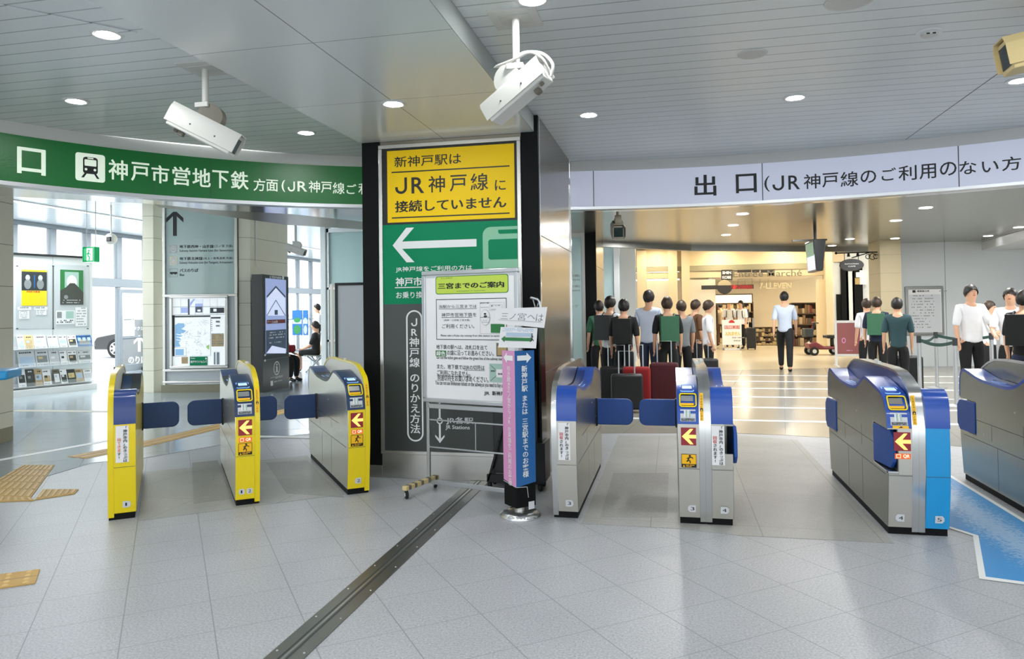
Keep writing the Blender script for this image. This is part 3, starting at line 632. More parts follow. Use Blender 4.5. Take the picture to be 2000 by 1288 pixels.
# ---------------------------------------------------------------- pillar with the sign panel
CX0, CX1, CYF, CYB = -2.735, -1.11, 6.166, 8.15
b = MB().use('brushed').box(CX0+.02, CX1, CYF, CYB, 0, 3.179)
zj = [AX(1061, 463, CX1).z, AX(1063, 729, CX1).z]
b.use('ink_soft')
for z in zj: b.box(CX1-.001, CX1+.0015, CYF+.05, CYB, z-.004, z+.004)
b.box(CX1-.001, CX1+.0015, CYF+.075, CYF+.081, .06, 3.17)
b.use('polished').box(CX1-.001, CX1+.006, CYF+.03, CYF+.07, .0, 3.17).box(CX1-.02, CX1+.012, CYB-.02, CYB+.02, 0, 2.9)
b.use('black_matte')
xl, xr = AY(742, 500, 6.15).x, AY(1018, 350, 6.15).x
zb_ = AY(735, 909, 6.15).z
b.box(CX0, xl, 6.15, 6.20, zb_, 3.03).box(xr, CX1+.004, 6.148, 6.20, .02, 3.17)
b.use('steel').box(xl, xr, 6.16, 6.17, 0, .28).box(CX0+.01, xl, 6.158, 6.17, 0, zb_)
o = b.build('wall_pillar', smooth=0, bevel=.003); struct(o)
# sign panel on the pillar
PY = 6.142
def cf(x, y): p = AY(x, y, PY); return p.x, p.z
def c7(x, y): return cf(700+x/3.579, 260+y/3.579)
def c3(x, y): return cf(720+x/4.293, 500+y/4.293)
def c4(x, y): return cf(720+x/4.293, 760+y/4.293)
SB = thing('direction_board', 'tall framed direction board covering the front of the central pillar', 'sign board', (0, 0, 0))
zt = cf(1000, 268)[1]; zb = c4(300, 548)[1]
b = MB().use('steel'); w = .035
b.box(xl, xr, PY-.012, 6.165, zt-w, zt).box(xl, xr, PY-.012, 6.165, zb, zb+w*.9).box(xl, xl+w, PY-.012, 6.165, zb+w*.9, zt-w).box(xr-w, xr, PY-.012, 6.165, zb+w*.9, zt-w)
b.build('frame', SB, bevel=.003)
def board(name):
    b = MB(); return b, Gr(b, (0, PY, 0), (1, 0, 0), (0, 0, 1))
ul, ur = xl+w, xr-w; yb = c7(1113, 607)[1]; gb = c7(300, 1197)[1]
b, g = board('y'); b.use('ink').box(ul, ur, PY, 6.16, yb, zt-w)
q0, q1 = c7(200, 128), c7(1095, 592); YT = zt-w-.02; g.rect('sign_yellow', q0[0], q1[1], q1[0], q0[1])
def T(g, cv, m, t, a, c, bold=0., l=2): p, q = cv(*a), cv(*c); g.text(m, t, p[0], p[1], q[0], q[1], l, bold)
def charline(g, cv, m, items, bold=0., l=2):
    for t, x0, y0, x1, y1 in items: T(g, cv, m, t, (x0, y1), (x1, y0), bold, l)
T(g, c7, 'ink', '新神戸駅は', (252, 243), (718, 138), .012)
for a_, c_ in (((232, 275), (1057, 232)), ((235, 595), (1058, 560))): g.line('ink', [(c7(*a_)[0], (c7(*a_)[1]+c7(*c_)[1])/2), (c7(*c_)[0], (c7(*a_)[1]+c7(*c_)[1])/2)], .011, 2)
charline(g, c7, 'ink', [('J', 258, 310, 340, 428), ('R', 372, 306, 460, 424), ('神', 490, 296, 605, 418), ('戸', 640, 290, 756, 410), ('線', 785, 278, 907, 404), ('に', 955, 325, 1030, 403)], .012)
T(g, c7, 'ink', '接続していません', (258, 557), (1033, 440), .035)
b.build('notice_face', SB, smooth=0)
b, g = board('g'); b.use('sign_green').box(ul, ur, PY, 6.16, gb, yb)
tip = c7(240, 787); e = c7(826, 764)
A = [c7(*p) for p in ((240, 787), (335, 680), (390, 676), (308, 748), (826, 742), (826, 790), (308, 812), (392, 884), (336, 887))]
zc = tip[1]
A = [tip, (c7(335, 680)[0], zc+.155), (c7(390, 676)[0], zc+.155), (c7(306, 750)[0], zc+.033), (e[0], zc+.033), (e[0], zc-.033), (c7(306, 750)[0], zc-.033), (c7(390, 676)[0], zc-.155), (c7(335, 680)[0], zc-.155)]
g.poly('letter_white', A, 2)
p0, p1 = c7(872, 955), c7(1112, 650); r = .07
g.poly('sign_green_pale', [(p0[0], p0[1]), (p1[0], p0[1]), (p1[0], p1[1])]+[(p0[0]+r+r*cos(radians(90+15*k)), p1[1]-r+r*sin(radians(90+15*k))) for k in range(7)], 2)
p0, p1 = c7(910, 887), c7(1112, 738); g.poly('sign_green', [(p0[0]+.015, p0[1]), (p1[0], p0[1]), (p1[0], p1[1]), (p0[0]+.015, p1[1]), (p0[0], p1[1]-.015), (p0[0], p0[1]+.015)], 3)
p0, p1 = c7(978, 706), c7(1112, 672); g.poly('sign_green', [(p0[0]+.012, p0[1]), (p1[0], p0[1]), (p1[0], p1[1]), (p0[0], p1[1]), (p0[0], p0[1]+.012)], 3)
T(g, c7, 'letter_white', 'JR神戸線をご利用の方は', (262, 977), (795, 922), .012)
T(g, c7, 'letter_white', '神戸市営地下鉄へ', (262, 1073), (760, 1000), .035)
q = c7(256, 1082); g.line('letter_white', [(q[0], q[1]), (c7(760, 1080)[0], q[1])], .008, 2)
T(g, c7, 'letter_white', 'お乗り換えください', (265, 1158), (690, 1103), .012)
b.build('subway_face', SB, smooth=0)
b, g = board('d'); b.use('panel_dark').box(ul, ur, PY, 6.16, zb+w*.9, gb)
p0, p1 = c4(325, 440), c3(450, 455); g.rframe('letter_white', p0[0], p0[1], p1[0]+.0, p1[1], (p1[0]-p0[0])/2-.001, .014, 2)
uc = (p0[0]+p1[0])/2; zt_, zb2 = c3(385, 512)[1], c4(392, 378)[1]; st_ = (zt_-zb2)/11.5
g.vtext('letter_white', 'JR神戸線 のりかえ方法', uc, zt_, st_*.98, 2, .02, st_, 1.12)
u = c4(597, 268)[0]; zc = c4(597, 268)[1]
g.line('letter_white', [(u, zc+.02), (u, c4(598, -300)[1])], .018, 2); g.ell('letter_white', u, zc, .029, l=3); g.ell('panel_dark', u, zc, .018, l=4)
za = c4(598, 455)[1]; g.line('letter_white', [(u, zc-.028), (u, za+.03)], .018, 2); g.poly('letter_white', [(u, za), (u+.043, za+.055), (u+.043, za+.075), (u, za+.03), (u-.043, za+.075), (u-.043, za+.055)], 3)
T(g, c4, 'letter_white', 'JR各駅', (652, 298), (878, 240), .02); T(g, c4, 'letter_white', 'JR Stations', (645, 345), (848, 308), .012)
b.build('route_face', SB, smooth=0)
# ---------------------------------------------------------------- rolling notice easel
EP = V((-2.0, 5.75, 0)); EE = V((.961, -.276, 0)).normalized(); EN = EE.cross(V((0, 0, 1)))
def ef(x, y): p = AP(x, y, EP, EN)-EP; return p.dot(EE), p.z
def e9(x, y): return ef(820+x/4.6, 520+y/4.6)
EA = thing('notice_easel', 'rolling silver easel holding a printed white route notice in front of the pillar', 'notice easel')
b = MB(); u0 = e9(22, 300)[0]; u1 = e9(885, 30)[0]; zt2 = e9(450, 32)[1]; zb3 = e9(450, 1245)[1]
def eb(b, a0, a1, d0, d1, z0, z1):
    vs = []
    for z in (z0, z1):
        for d in (d0, d1):
            for u in (a0, a1): vs.append(EP+EE*u-EN*(-d)+V((0, 0, z)))
    return b.add(vs, [(0, 2, 3, 1), (4, 5, 7, 6), (0, 1, 5, 4), (2, 6, 7, 3), (0, 4, 6, 2), (1, 3, 7, 5)])
b.use('alu'); fw_ = .034
eb(b, u0, u1, -.03, .012, zt2-fw_, zt2); eb(b, u0, u1, -.03, .012, zb3, zb3+fw_); eb(b, u0, u0+fw_, -.03, .012, zb3+fw_, zt2-fw_); eb(b, u1-fw_, u1, -.03, .012, zb3+fw_, zt2-fw_)
b.build('board_frame', EA, bevel=.006)
b = MB(); b.use('paper_grey'); eb(b, u0+.02, u1-.02, -.02, .0, zb3+.02, zt2-.02)
g = Gr(b, EP, EE, (0, 0, 1))
g.rect('paper', u0+fw_+.006, zb3+fw_+.004, u1-fw_-.004, zt2-fw_-.025, 1)
def R(m, a, c, l=2, r=0.):
    p, q = e9(*a), e9(*c)
    g.rrect(m, p[0], p[1], q[0], q[1], r, l) if r else g.rect(m, p[0], p[1], q[0], q[1], l)
def TE(m, t, a, c, bold=0., l=3): T(g, e9, m, t, a, c, bold, l)
def U(m, a, c, w=.003, l=3): p, q = e9(*a), e9(*c); g.line(m, [(p[0], p[1]), (q[0], p[1])], w, l)
R('leaf_green', (144, 256), (796, 70), 2, .022); R('lime', (150, 250), (790, 76), 3, .02)
TE('ink', 'さんのみや', (192, 117), (294, 101), 0, 4); TE('ink', '三宮までのご案内', (168, 208), (757, 136), .06, 4); TE('leaf_green', 'Information to sannomiya', (335, 232), (592, 214), .01, 4)
p, q = e9(150, 662), e9(780, 285); g.frame('ink_soft', p[0], p[1], q[0], q[1], .006, 2)
TE('ink', '当駅から三宮までは', (175, 379), (512, 345)); U('ink', (172, 386), (512, 386)); TE('ink', '神戸市営地下鉄を', (197, 458), (510, 418)); U('ink', (197, 463), (470, 463)); TE('ink', '(西神・山手線 三宮方面)', (218, 498), (450, 477)); TE('ink', 'ご利用ください。', (203, 560), (492, 520))
TE('ink', 'Please take a Kobe city subway from this station to sannomiya', (190, 637), (766, 618), .01)
p, q = e9(545, 610), e9(760, 325); g.frame('ink_pale', p[0], p[1], q[0], q[1], .0015, 3); p, q = e9(628, 400), e9(742, 345); g.frame('ink_pale', p[0], p[1], q[0], q[1], .0015, 3)
R('leaf_green', (640, 600), (762, 520), 4); p = e9(590, 462); g.ell('ink_pale', p[0], p[1], .043, .062, 4); g.ell('paper', p[0], p[1], .041, .060, 5); g.ell('ink', p[0], p[1]+.028, .012, .007, 6); g.ell('ink_soft', p[0]+.003, p[1]+.008, .016, .01, 6)
TE('ink', '新神戸駅', (545, 337), (625, 325), .02, 5); TE('ink_soft', '新神戸(地下鉄)', (548, 468), (632, 456), .01, 6); U('ink', (548, 372), (620, 372), .002, 4); U('ink', (640, 390), (735, 388), .002, 4); TE('ink', 'JR', (640, 366), (662, 352), .02, 5); TE('ink', '三ノ宮', (678, 360), (722, 348), .02, 5); TE('ink_soft', 'のりば', (570, 492), (608, 484), .01, 6); U('ink_soft', (560, 505), (625, 505), .002, 6)
TE('ink', '地下鉄の駅へは、改札口を出て', (150, 746), (607, 712), .012); R('leaf_green', (145, 810), (238, 760), 3); TE('letter_white', '緑色', (152, 805), (232, 765), .03, 4); TE('ink', 'の線に沿ってお進みください。', (247, 801), (665, 762), .012)
TE('ink', 'Go out the ticket gate and follow the green line of the subway station', (153, 841), (770, 822), .01); R('bracket_dark', (690, 812), (790, 692), 3); R('tan_shade', (700, 800), (780, 720), 4)
TE('ink', 'また、地下鉄ではJRの切符は', (157, 930), (583, 893), .012); U('ink', (400, 934), (583, 934)); TE('ink', 'ご利用になれません。', (157, 980), (455, 943), .012); U('ink', (157, 984), (455, 984)); TE('ink', '別途切符をお買い求めください。', (160, 1030), (618, 993), .012)
R('mint', (628, 1042), (790, 880), 3); p, q = e9(640, 1030), e9(790, 895); g.line('ink', [(p[0], p[1]), (q[0], q[1])], .003, 4); g.line('ink', [(p[0], q[1]), (q[0], p[1])], .003, 4); R('paper', (690, 1000), (790, 930), 5); TE('ink', '新幹線', (706, 978), (770, 962), .02, 6); TE('ink', '乗車券', (640, 950), (680, 936), .02, 5)
TE('ink', 'You can not use Shinkansen tickets on the subway,so you need to buy a ticket', (142, 1076), (800, 1055), .01)
TE('ink_soft', 'JR', (578, 1164), (630, 1130), .035); TE('ink', '新神戸駅', (652, 1162), (800, 1130), .04)
b.build('notice_sheet', EA, smooth=0)
zr = [ef(900, y)[1] for y in (798, 826, 881, 951)]
b = MB().use('alu'); W_ = u1-u0
eb(b, u0+.005, u0+.035, -.05, -.03, .11, zt2-.1); b.build('post', EA, bevel=.004)
b = MB().use('alu'); eb(b, u1-.035, u1-.005, -.05, -.03, .11, zt2-.1); b.build('post', EA, bevel=.004)
for z, h in zip(zr, (.02, .006, .006, .018)):
    b = MB().use('alu'); eb(b, u0+.02, u1-.02, -.048, -.03, z-h, z+h); b.build('rail', EA, bevel=.003)
b = MB().use('alu'); p = e9(290, 1290); q = ef(924.5, 860); eb(b, q[0]-.004, q[0]+.004, -.045, -.035, zr[2], zr[1]); b.build('rail', EA)
for u, dA, dB in ((u0+.02, -.16, .30), (u1-.05, -.16, .12)):
    b = MB().use('tan'); eb(b, u-.022, u+.022, dA, dB, .07, .105)
    b.use('bracket_dark')
    for d in (-.12, -.02, .08, .17, .25)[:5 if dB > .2 else 3]: eb(b, u-.0225, u+.0225, d-.02, d+.02, .069, .1055)
    ft = b.build('foot', EA, bevel=.004)
    for d in (dA+.03, dB-.03):
        c = EP+EE*u+EN*d
        b = MB(); b.M = Matrix.Translation((c.x, c.y, .034)) @ Matrix.Rotation(radians(35), 4, 'Z') @ Matrix.Rotation(pi/2, 4, 'Y')
        b.use('rubber').lathe([(.024, -.013), (.033, -.009), (.033, .009), (.024, .013)], n=18); b.use('paper_grey').lathe([(.016, -.0145), (.016, .0145)], n=14)
        b.M = Matrix.Identity(4); b.use('black').tube([(c.x, c.y, .036), (c.x, c.y, .072)], .012); b.build('caster', ft, smooth=40)
# ---------------------------------------------------------------- black A-frame sign behind the post
AF = thing('a_frame_sign', 'black folding sign on casters standing between the pillar and gate 3', 'folding sign')
f0, f1 = AZ(950, 958), AZ(1066, 955); y0, y1 = 5.88, 6.12; ax = AY(1040, 600, 5.8).x
for x0, x1, nm in ((f0.x, ax, 'panel'), (f1.x, ax+.04, 'panel')):
    b = MB().use('black_gloss'); d = .02 if x0 < ax else -.02
    b.prism([(x0, .07), (x0+d, .07), (x1+d*.6, 1.5), (x1, 1.5)], 'y', y0, y1); b.build(nm, AF, bevel=.003)
b = MB().use('black').box(f0.x, f1.x+.02, y0, y0+.03, .06, .13).box(f1.x-.09, f1.x+.02, y0-.02, y1, .08, .40).box(f0.x+.05, f1.x-.05, y0+.05, y0+.06, .13, .9); b.build('base', AF, bevel=.004)
b = MB().use('alu').tube([(ax-.03, y0-.01, 1.59), (ax+.03, y0-.012, 1.575), (ax+.045, y0-.012, 1.555), (ax+.06, y0-.01, 1.44)], .011, 8).tube([(ax-.01, y0-.012, 1.58), (ax+.015, y0-.012, 1.49), (ax+.04, y0-.012, 1.555)], .005); b.build('handle', AF, smooth=50)
for x in (f0.x+.02, f1.x-.03):
    for y in (y0+.03, y1-.04):
        b = MB(); b.M = Matrix.Translation((x, y, .032)) @ Matrix.Rotation(pi/2, 4, 'Y'); b.use('rubber').lathe([(.024, -.016), (.032, -.01), (.032, .01), (.024, .016)], n=16); b.build('caster', AF, smooth=40)
# ---------------------------------------------------------------- guide post with pink and blue sleeve
PC = V((-1.098, 5.17, 0)); GP = thing('guide_post', 'square guide post with pink and blue sides on a round steel base', 'guide post')
b = MB().use('reflector').lathe([(.152, 0), (.153, .012), (.146, .03), (.12, .042), (.06, .048), (0, .048)], PC, 40); b.build('base', GP, smooth=50)
b = MB().use('steel').lathe([(.045, .046), (.045, .16)], PC, 20); b.build('pole', GP, smooth=40)
SA, sd = radians(45), .168; e1 = V((cos(SA), sin(SA), 0)); e2 = V((-sin(SA), cos(SA), 0)); c0 = PC-(e1+e2)*sd/2
def ring(k): c = PC; return [c+(p-c)*k for p in (c0, c0+e1*sd, c0+(e1+e2)*sd, c0+e2*sd)]
b = MB().use('black_matte').prism([tuple(p[:2]) for p in ring(.985)], 'z', .085, 1.19); b.use('steel_dark')
g = Gr(b, c0*1+(c0-PC)*-.015, e1, (0, 0, 1)); g.line('paper_grey', [(0, .235), (.09, .228), (.10, .15)], .004, 2); g.rect('paper_grey', .10, .065, .15, .12, 2)
g = Gr(b, c0*1+(c0-PC)*-.015, -e2, (0, 0, 1)); g.line('paper_grey', [(-sd, .255), (0, .235)], .004, 2)
b.build('inner_box', GP, smooth=0, bevel=.004)
tz, bz = 1.2, .235
b = MB().use('post_blue'); b.add([c0+V((0, 0, bz)), c0+e1*sd+V((0, 0, bz+.02)), c0+e1*sd+V((0, 0, tz)), c0+V((0, 0, tz))], [(0, 1, 2, 3)]); b.add([c0+e1*.001+e2*.003+V((0, 0, bz)), c0+e1*sd+e2*.003+V((0, 0, bz+.02)), c0+e1*sd+e2*.003+V((0, 0, tz)), c0+e2*.003+V((0, 0, tz))], [(0, 1, 2, 3)])
g = Gr(b, c0, e1, (0, 0, 1)); g.poly('letter_white', [(.02, 1.13), (.10, 1.13), (.10, 1.11), (.142, 1.148), (.10, 1.186), (.10, 1.166), (.02, 1.166)], 2)
g.vtext('letter_white', '新神戸駅 または 三宮駅までのお客様', .08, 1.095, .048, 2, .02, (1.095-.345)/16.0, 1.1); b.build('blue_face', GP, smooth=0)
b = MB().use('pink'); b.add([c0+V((0, 0, bz)), c0+e2*sd+V((0, 0, bz+.03)), c0+e2*sd+V((0, 0, tz)), c0+V((0, 0, tz))], [(0, 1, 2, 3)]); b.add([c0+e1*.003+V((0, 0, bz)), c0+e1*.003+e2*sd+V((0, 0, bz+.03)), c0+e1*.003+e2*sd+V((0, 0, tz)), c0+e1*.003+V((0, 0, tz))], [(0, 1, 2, 3)])
g = Gr(b, c0, -e2, (0, 0, 1)); g.poly('letter_white', [(-.02, 1.13), (-.10, 1.13), (-.10, 1.11), (-.145, 1.148), (-.10, 1.186), (-.10, 1.166), (-.02, 1.166)], 2)
g.vtext('letter_white', '引き続き三ノ宮からJR 在来線をご利用のお客様', -.078, 1.09, .04, 2, .012, (1.09-.275)/21.5, 1.2); b.build('pink_face', GP, smooth=0)
# hand-lettered papers taped to the post
vd = V((c0.x, c0.y, 0)).normalized(); pr_ = V((vd.y, -vd.x, 0))
def paper(name, label, quad, dist, draw):
    P0 = c0-vd*dist; pts = [AP(x, y, P0, -vd) for x, y in quad]
    b = MB().use('paper'); n = 8
    def S(u, v): return pts[0].lerp(pts[1], u).lerp(pts[3].lerp(pts[2], u), v)+vd*(.012*sin(pi*u)*(1-v)+.006*sin(6*u)*v)
    g = Gr(b, pt=lambda u, v, l: S(u, v)-vd*(.0012*l))
    for d in (0, .0015): b.use('paper').grid([[S(i/n, j/4)+vd*d for i in range(n+1)] for j in range(5)])
    draw(g); o = b.build(name, smooth=60); tag(o, label, 'paper notice'); return o
def d1(g):
    for ch, u0, u1, v0, v1 in (('三', .12, .26, .33, .68), ('ノ', .29, .40, .33, .66), ('宮', .45, .61, .30, .70), ('へ', .64, .79, .40, .60), ('は', .81, .95, .30, .66)): g.text('ink_soft', ch, u0, v0, u1, v1, 1, -.012)
    g.line('ink_soft', [(.08, .26), (.93, .26)], .012, 1)
paper('paper_notice', 'hand-lettered white paper sheet with black characters on top of the guide post', [(964, 632), (1063, 641), (1069, 600), (969, 603)], .035, d1)
def d2(g):
    mini(g, 'pale_blue', .06, .86, .94, [.92, .86, .80], .05, 1, 4, .85); g.rect('pale_blue', .17, .56, .86, .74, 1)
    g.poly('leaf_green', [(.05, .42), (.15, .58), (.15, .50), (.82, .50), (.82, .56), (.9, .42), (.82, .28), (.82, .34), (.15, .34), (.15, .26)], 2); mini(g, 'mint', .24, .4, .7, [.44, .38], .03, 3, 6, .8)
    g.ell('ink', .86, .70, .018, .03, 3); g.line('ink', [(.865, .66), (.87, .48), (.85, .34)], .03, 3); g.line('ink', [(.87, .48), (.92, .36)], .022, 3); g.line('ink', [(.865, .62), (.90, .54)], .018, 3)
paper('paper_notice', 'small white paper sheet with a green two-headed arrow below the hand-lettered one', [(973, 679), (1047, 681), (1050, 641), (978, 639)], .02, d2)
def smooth_path(P, k=5):
    P = [V(p) for p in P]; out = []
    for i in range(len(P)-1):
        a, b_, c, d = P[max(i-1, 0)], P[i], P[i+1], P[min(i+2, len(P)-1)]
        for j in range(k):
            t = j/k; out.append(.5*((2*b_)+(c-a)*t+(2*a-5*b_+4*c-d)*t*t+(3*b_-a-3*c+d)*t**3))
    return out+[P[-1]]
# ---------------------------------------------------------------- security cameras
def cctv(label, top, zlow, d, ln, hoodmat, wide=.15, high=.15, plate=True, body='camera_white', cable=False, glass=True, dark=False, drop=.13):
    t = thing('security_camera', label, 'security camera'); d = V(d).normalized(); s = d.cross(V((0, 0, 1))).normalized(); n = s.cross(d)
    x, y, z = top
    if plate:
        b = MB().use('fascia').box(x-.14, x+.14, y-.14, y+.14, z-.008, z); b.use('camera_grey').box(x-.09, x+.09, y-.07, y+.07, z-.012, z-.007); b.build('ceiling_plate', t)
    b = MB().use(body).tube([(x, y, z), (x, y, zlow)], .022, 14); b.build('pole', t, smooth=50)
    c = V((x, y, zlow-drop)); M = Matrix((d, s, n)).transposed().to_4x4(); M.translation = c   # local x to the lens, y sideways, z up
    jm = 'bracket_dark' if dark else body
    b = MB(); b.M = Matrix.Translation(c+n*high*.55) @ Matrix(((d.x, n.x, s.x), (d.y, n.y, s.y), (d.z, n.z, s.z))).to_4x4()
    b.use(jm).lathe([(.085, -.045), (.085, -.03), (.085, .03), (.085, .045)], n=24); b.M = Matrix.Identity(4); b.use(body).box(x-.05, x+.05, y-.05, y+.05, zlow-.03, zlow+.004); b.build('bracket', t, smooth=40, bevel=.004)
    h, w = high/2, wide/2
    def sec(k=1., top=0.): return [(-w*k, -h*.75), (-w*k, h*.45), (-w*.72*k, h*.9+top), (w*.72*k, h*.9+top), (w*k, h*.45), (w*k, -h*.75)]
    b = MB(); b.M = M; b.use(hoodmat); o_ = sec(1, .0); i_ = [(p[0]*.95, p[1]-.006 if p[1] > 0 else p[1]) for p in o_]
    ring_ = o_+i_[::-1]; b.prism(ring_, 'x', -ln*.5, ln*.5)
    b.use('ink_soft')
    for u in (-.16, .2):
        for sy in (-1, 1): b.ball((u*ln, sy*w, -h*.2), .006, 6)
    b.build('hood', t, smooth=30, bevel=.003)
    b = MB(); b.M = M; b.use(body).prism([(-w*.9, -h), (-w*.9, h*.4), (-w*.66, h*.78), (w*.66, h*.78), (w*.9, h*.4), (w*.9, -h*1.0)], 'x', -ln*.46, ln*.46); b.use('bracket_dark').box(-ln*.3, -ln*.22, -.02, .02, -h-.03, -h).box(-ln*.4, -ln*.34, -w*.6, -w*.3, -h-.02, -h); hb = b.build('housing', t, smooth=0, bevel=.006)
    b = MB(); b.M = M; b.use('dark_glass').box(ln*.455, ln*.468, -w*.62, w*.62, -h*.72, h*.5); b.use('black').lathe([(0, 0), (.02, 0)], (0, 0, 0), 12) if False else None; b.build('lens_window', hb)
    if cable:
        b = MB().use(body); p = c; b.tube(smooth_path([(x, y, zlow+.01), c+d*.0+n*.16, c-d*.12+n*.17, c-d*ln*.42+n*.14, c-d*ln*.56+n*.07, c-d*ln*.6-n*.02, c-d*ln*.5-n*.07]), .010, 8).tube(smooth_path([(x, y, zlow+.01), c+d*.03+n*.2-s*.03, c-d*.1+n*.15-s*.03, c-d*ln*.45+n*.11-s*.04, c-d*ln*.55+n*.02-s*.04, c-d*ln*.5-n*.06]), .008, 8); b.build('cable', t, smooth=60)
    return t
cctv('white security camera hung over the yellow gates', (-3.096, 4.387, 3.18), 2.93, (.84, .26, -.45), .50, 'camera_white', .14, .17, dark=True, drop=.175)
cctv('white security camera with looped cables hung beside the ceiling beam', (-.853, 4.074, 3.18), 2.90, (-.82, .28, -.50), .44, 'camera_white', .13, .15, cable=True, drop=.15)
t = cctv('beige security camera with dark glass front at the right frame edge', (2.06, 4.5, 3.18), 3.04, (-.95, .08, -.16), .50, 'tan', .2, .2, plate=False, body='tan', drop=.13)
# ---------------------------------------------------------------- ceiling fittings
def downlight(label, x, y, z, r=.085):
    t = thing('downlight', label, 'ceiling light', (x, y, z), 0, 'recessed downlights')
    b = MB().use('white_paint').lathe([(r*.86, -.008), (r, -.008), (r*1.12, -.004), (r*1.12, 0)], n=28, caps=False); b.build('trim_ring', t, smooth=40)
    b = MB().use('lamp_bowl').lathe([(r*.86, -.008), (r*.72, -.002), (0, -.002)], n=28, caps=False); b.build('reflector', t, smooth=60)
    b = MB().use('lamp').lathe([(r*.70, -.003), (r*.66, -.006), (0, -.0065)], n=24); b.build('lamp', t)
for lb, x, y, z in (('round downlight in the slatted ceiling near the top left corner', -3.277, 3.70, 3.18), ('round downlight above the subway band, nearest the left edge', -4.54, 4.81, 3.18), ('round downlight in the ceiling just left of the beam, above the green band', -3.32, 6.21, 3.18), ('round downlight set in the smooth ceiling beam in front of the pillar', -1.984, 5.03, 3.03), ('round downlight in the slatted ceiling right of the pillar top', -.677, 6.285, 3.18), ('round downlight in the right ceiling over gate 4', 1.0, 6.2, 3.18), ('round downlight in the ceiling at the right edge behind the beige camera', 2.6, 6.17, 3.18), ('round downlight cut by the top edge above the cabled camera', -.71, 3.846, 3.18)):
    downlight(lb, x, y, z-.001)
for lb, x, y, r in (('round grey ceiling speaker between the cabled camera and the smoke detector', .554, 5.049, .085), ('large round ceiling speaker at the top edge', .987, 4.30, .115)):
    t = thing('ceiling_speaker', lb, 'speaker', (x, y, 3.179)); b = MB().use('fascia').lathe([(r, -.006), (r*1.12, -.004), (r*1.14, 0)], n=32, caps=False); b.build('rim', t, smooth=40); b = MB().use('camera_grey').lathe([(r, -.006), (0, -.007)], n=32); b.build('grille', t)
t = thing('smoke_detector', 'white smoke detector on the right ceiling', 'smoke detector', (1.583, 4.916, 3.179)); b = MB().use('white_paint').lathe([(.075, 0), (.075, -.006), (.06, -.012), (.05, -.012)], n=28); b.build('base', t, smooth=40)
b = MB().use('camera_white').lathe([(.05, -.012), (.045, -.026), (.03, -.032), (0, -.034)], n=24); b.use('ink').box(-.03, -.012, -.048, -.044, -.028, -.02).box(.004, .022, -.048, -.044, -.028, -.02); b.build('sensor', t, smooth=40)
# ================================================================ west hall
WX = -14.05
def wx(x, y): p = AX(x, y, WX); return p.y, p.z
# window wall: mullions, rails and panes
mat('mullion', '868E94', .4, .3)
b = MB().use('mullion').box(WX-.08, WX+.08, 3, 33, 3.5, 3.6).box(WX-.06, WX+.06, 3, 33, 2.2, 2.42)
ys = [3.2+1.032*k for k in range(0, 30)]; ys = [y+(14.17-(3.2+1.032*11))+.392-.392 for y in ys]
ys = [14.17+1.032*k for k in range(-10, 19)]
for y in ys: b.box(WX-.06, WX+.06, y-.09, y+.09, 2.42, 3.5)
for y in ys:
    if not 15.3 < y < 16.0: b.box(WX-.05, WX+.05, y-.05, y+.05, 0, 2.2)
b.box(WX-.05, WX+.05, 3, 15.2, 0, .08).box(WX-.05, WX+.05, 17.3, 33, 0, .08).box(WX-.04, WX+.04, 17.3, 33, 1.2, 1.24)
struct(b.build('window_1', smooth=0, bevel=.008))
b = MB().use('clear_glass').box(WX-.004, WX+.004, 3, 33, 2.42, 3.5).box(WX-.004, WX+.004, 3, 15.2, .08, 2.2).box(WX-.004, WX+.004, 17.35, 33, .08, 2.2); struct(b.build('window_2', smooth=0))
D = thing('door_1', 'silver framed glass sliding door in the window wall', 'door'); D['kind'] = 'structure'
b = MB().use('mullion'); y0, y1 = 16.17, 17.2
b.box(WX+.06, WX+.12, y0, y0+.09, 0, 2.15).box(WX+.06, WX+.12, y1-.1, y1, 0, 2.15).box(WX+.06, WX+.12, y0+.09, y1-.1, 2.05, 2.15).box(WX+.06, WX+.12, y0+.09, y1-.1, 0, .18).box(WX+.07, WX+.11, y0+.09, y1-.1, .86, .9); b.use('graphite').box(WX+.12, WX+.16, y1-.08, y1-.03, 1.2, 1.7).box(WX+.12, WX+.15, y1-.09, y1-.02, .85, .93); b.build('door_frame', D, bevel=.006)
b = MB().use('clear_glass').box(WX+.085, WX+.093, y0+.09, y1-.1, .18, 2.05); b.build('door_glass', D, smooth=0)
b = MB().use('paper_grey').box(WX+.095, WX+.10, y0+.12, y0+.55, .92, 1.40); g = Gr(b, (WX+.101, y0+.12, .92), (0, 1, 0), (0, 0, 1)); mini(g, 'ink_soft', .04, 0, .4, [.42], .035, 1, 1, .9); mini(g, 'ink_pale', .04, 0, .39, [.34, .29, .24, .19, .14, .09], .014, 1, 2, .9)
tag(b.build('door_notice', smooth=0), 'printed paper notice stuck on the glass sliding door', 'notice')
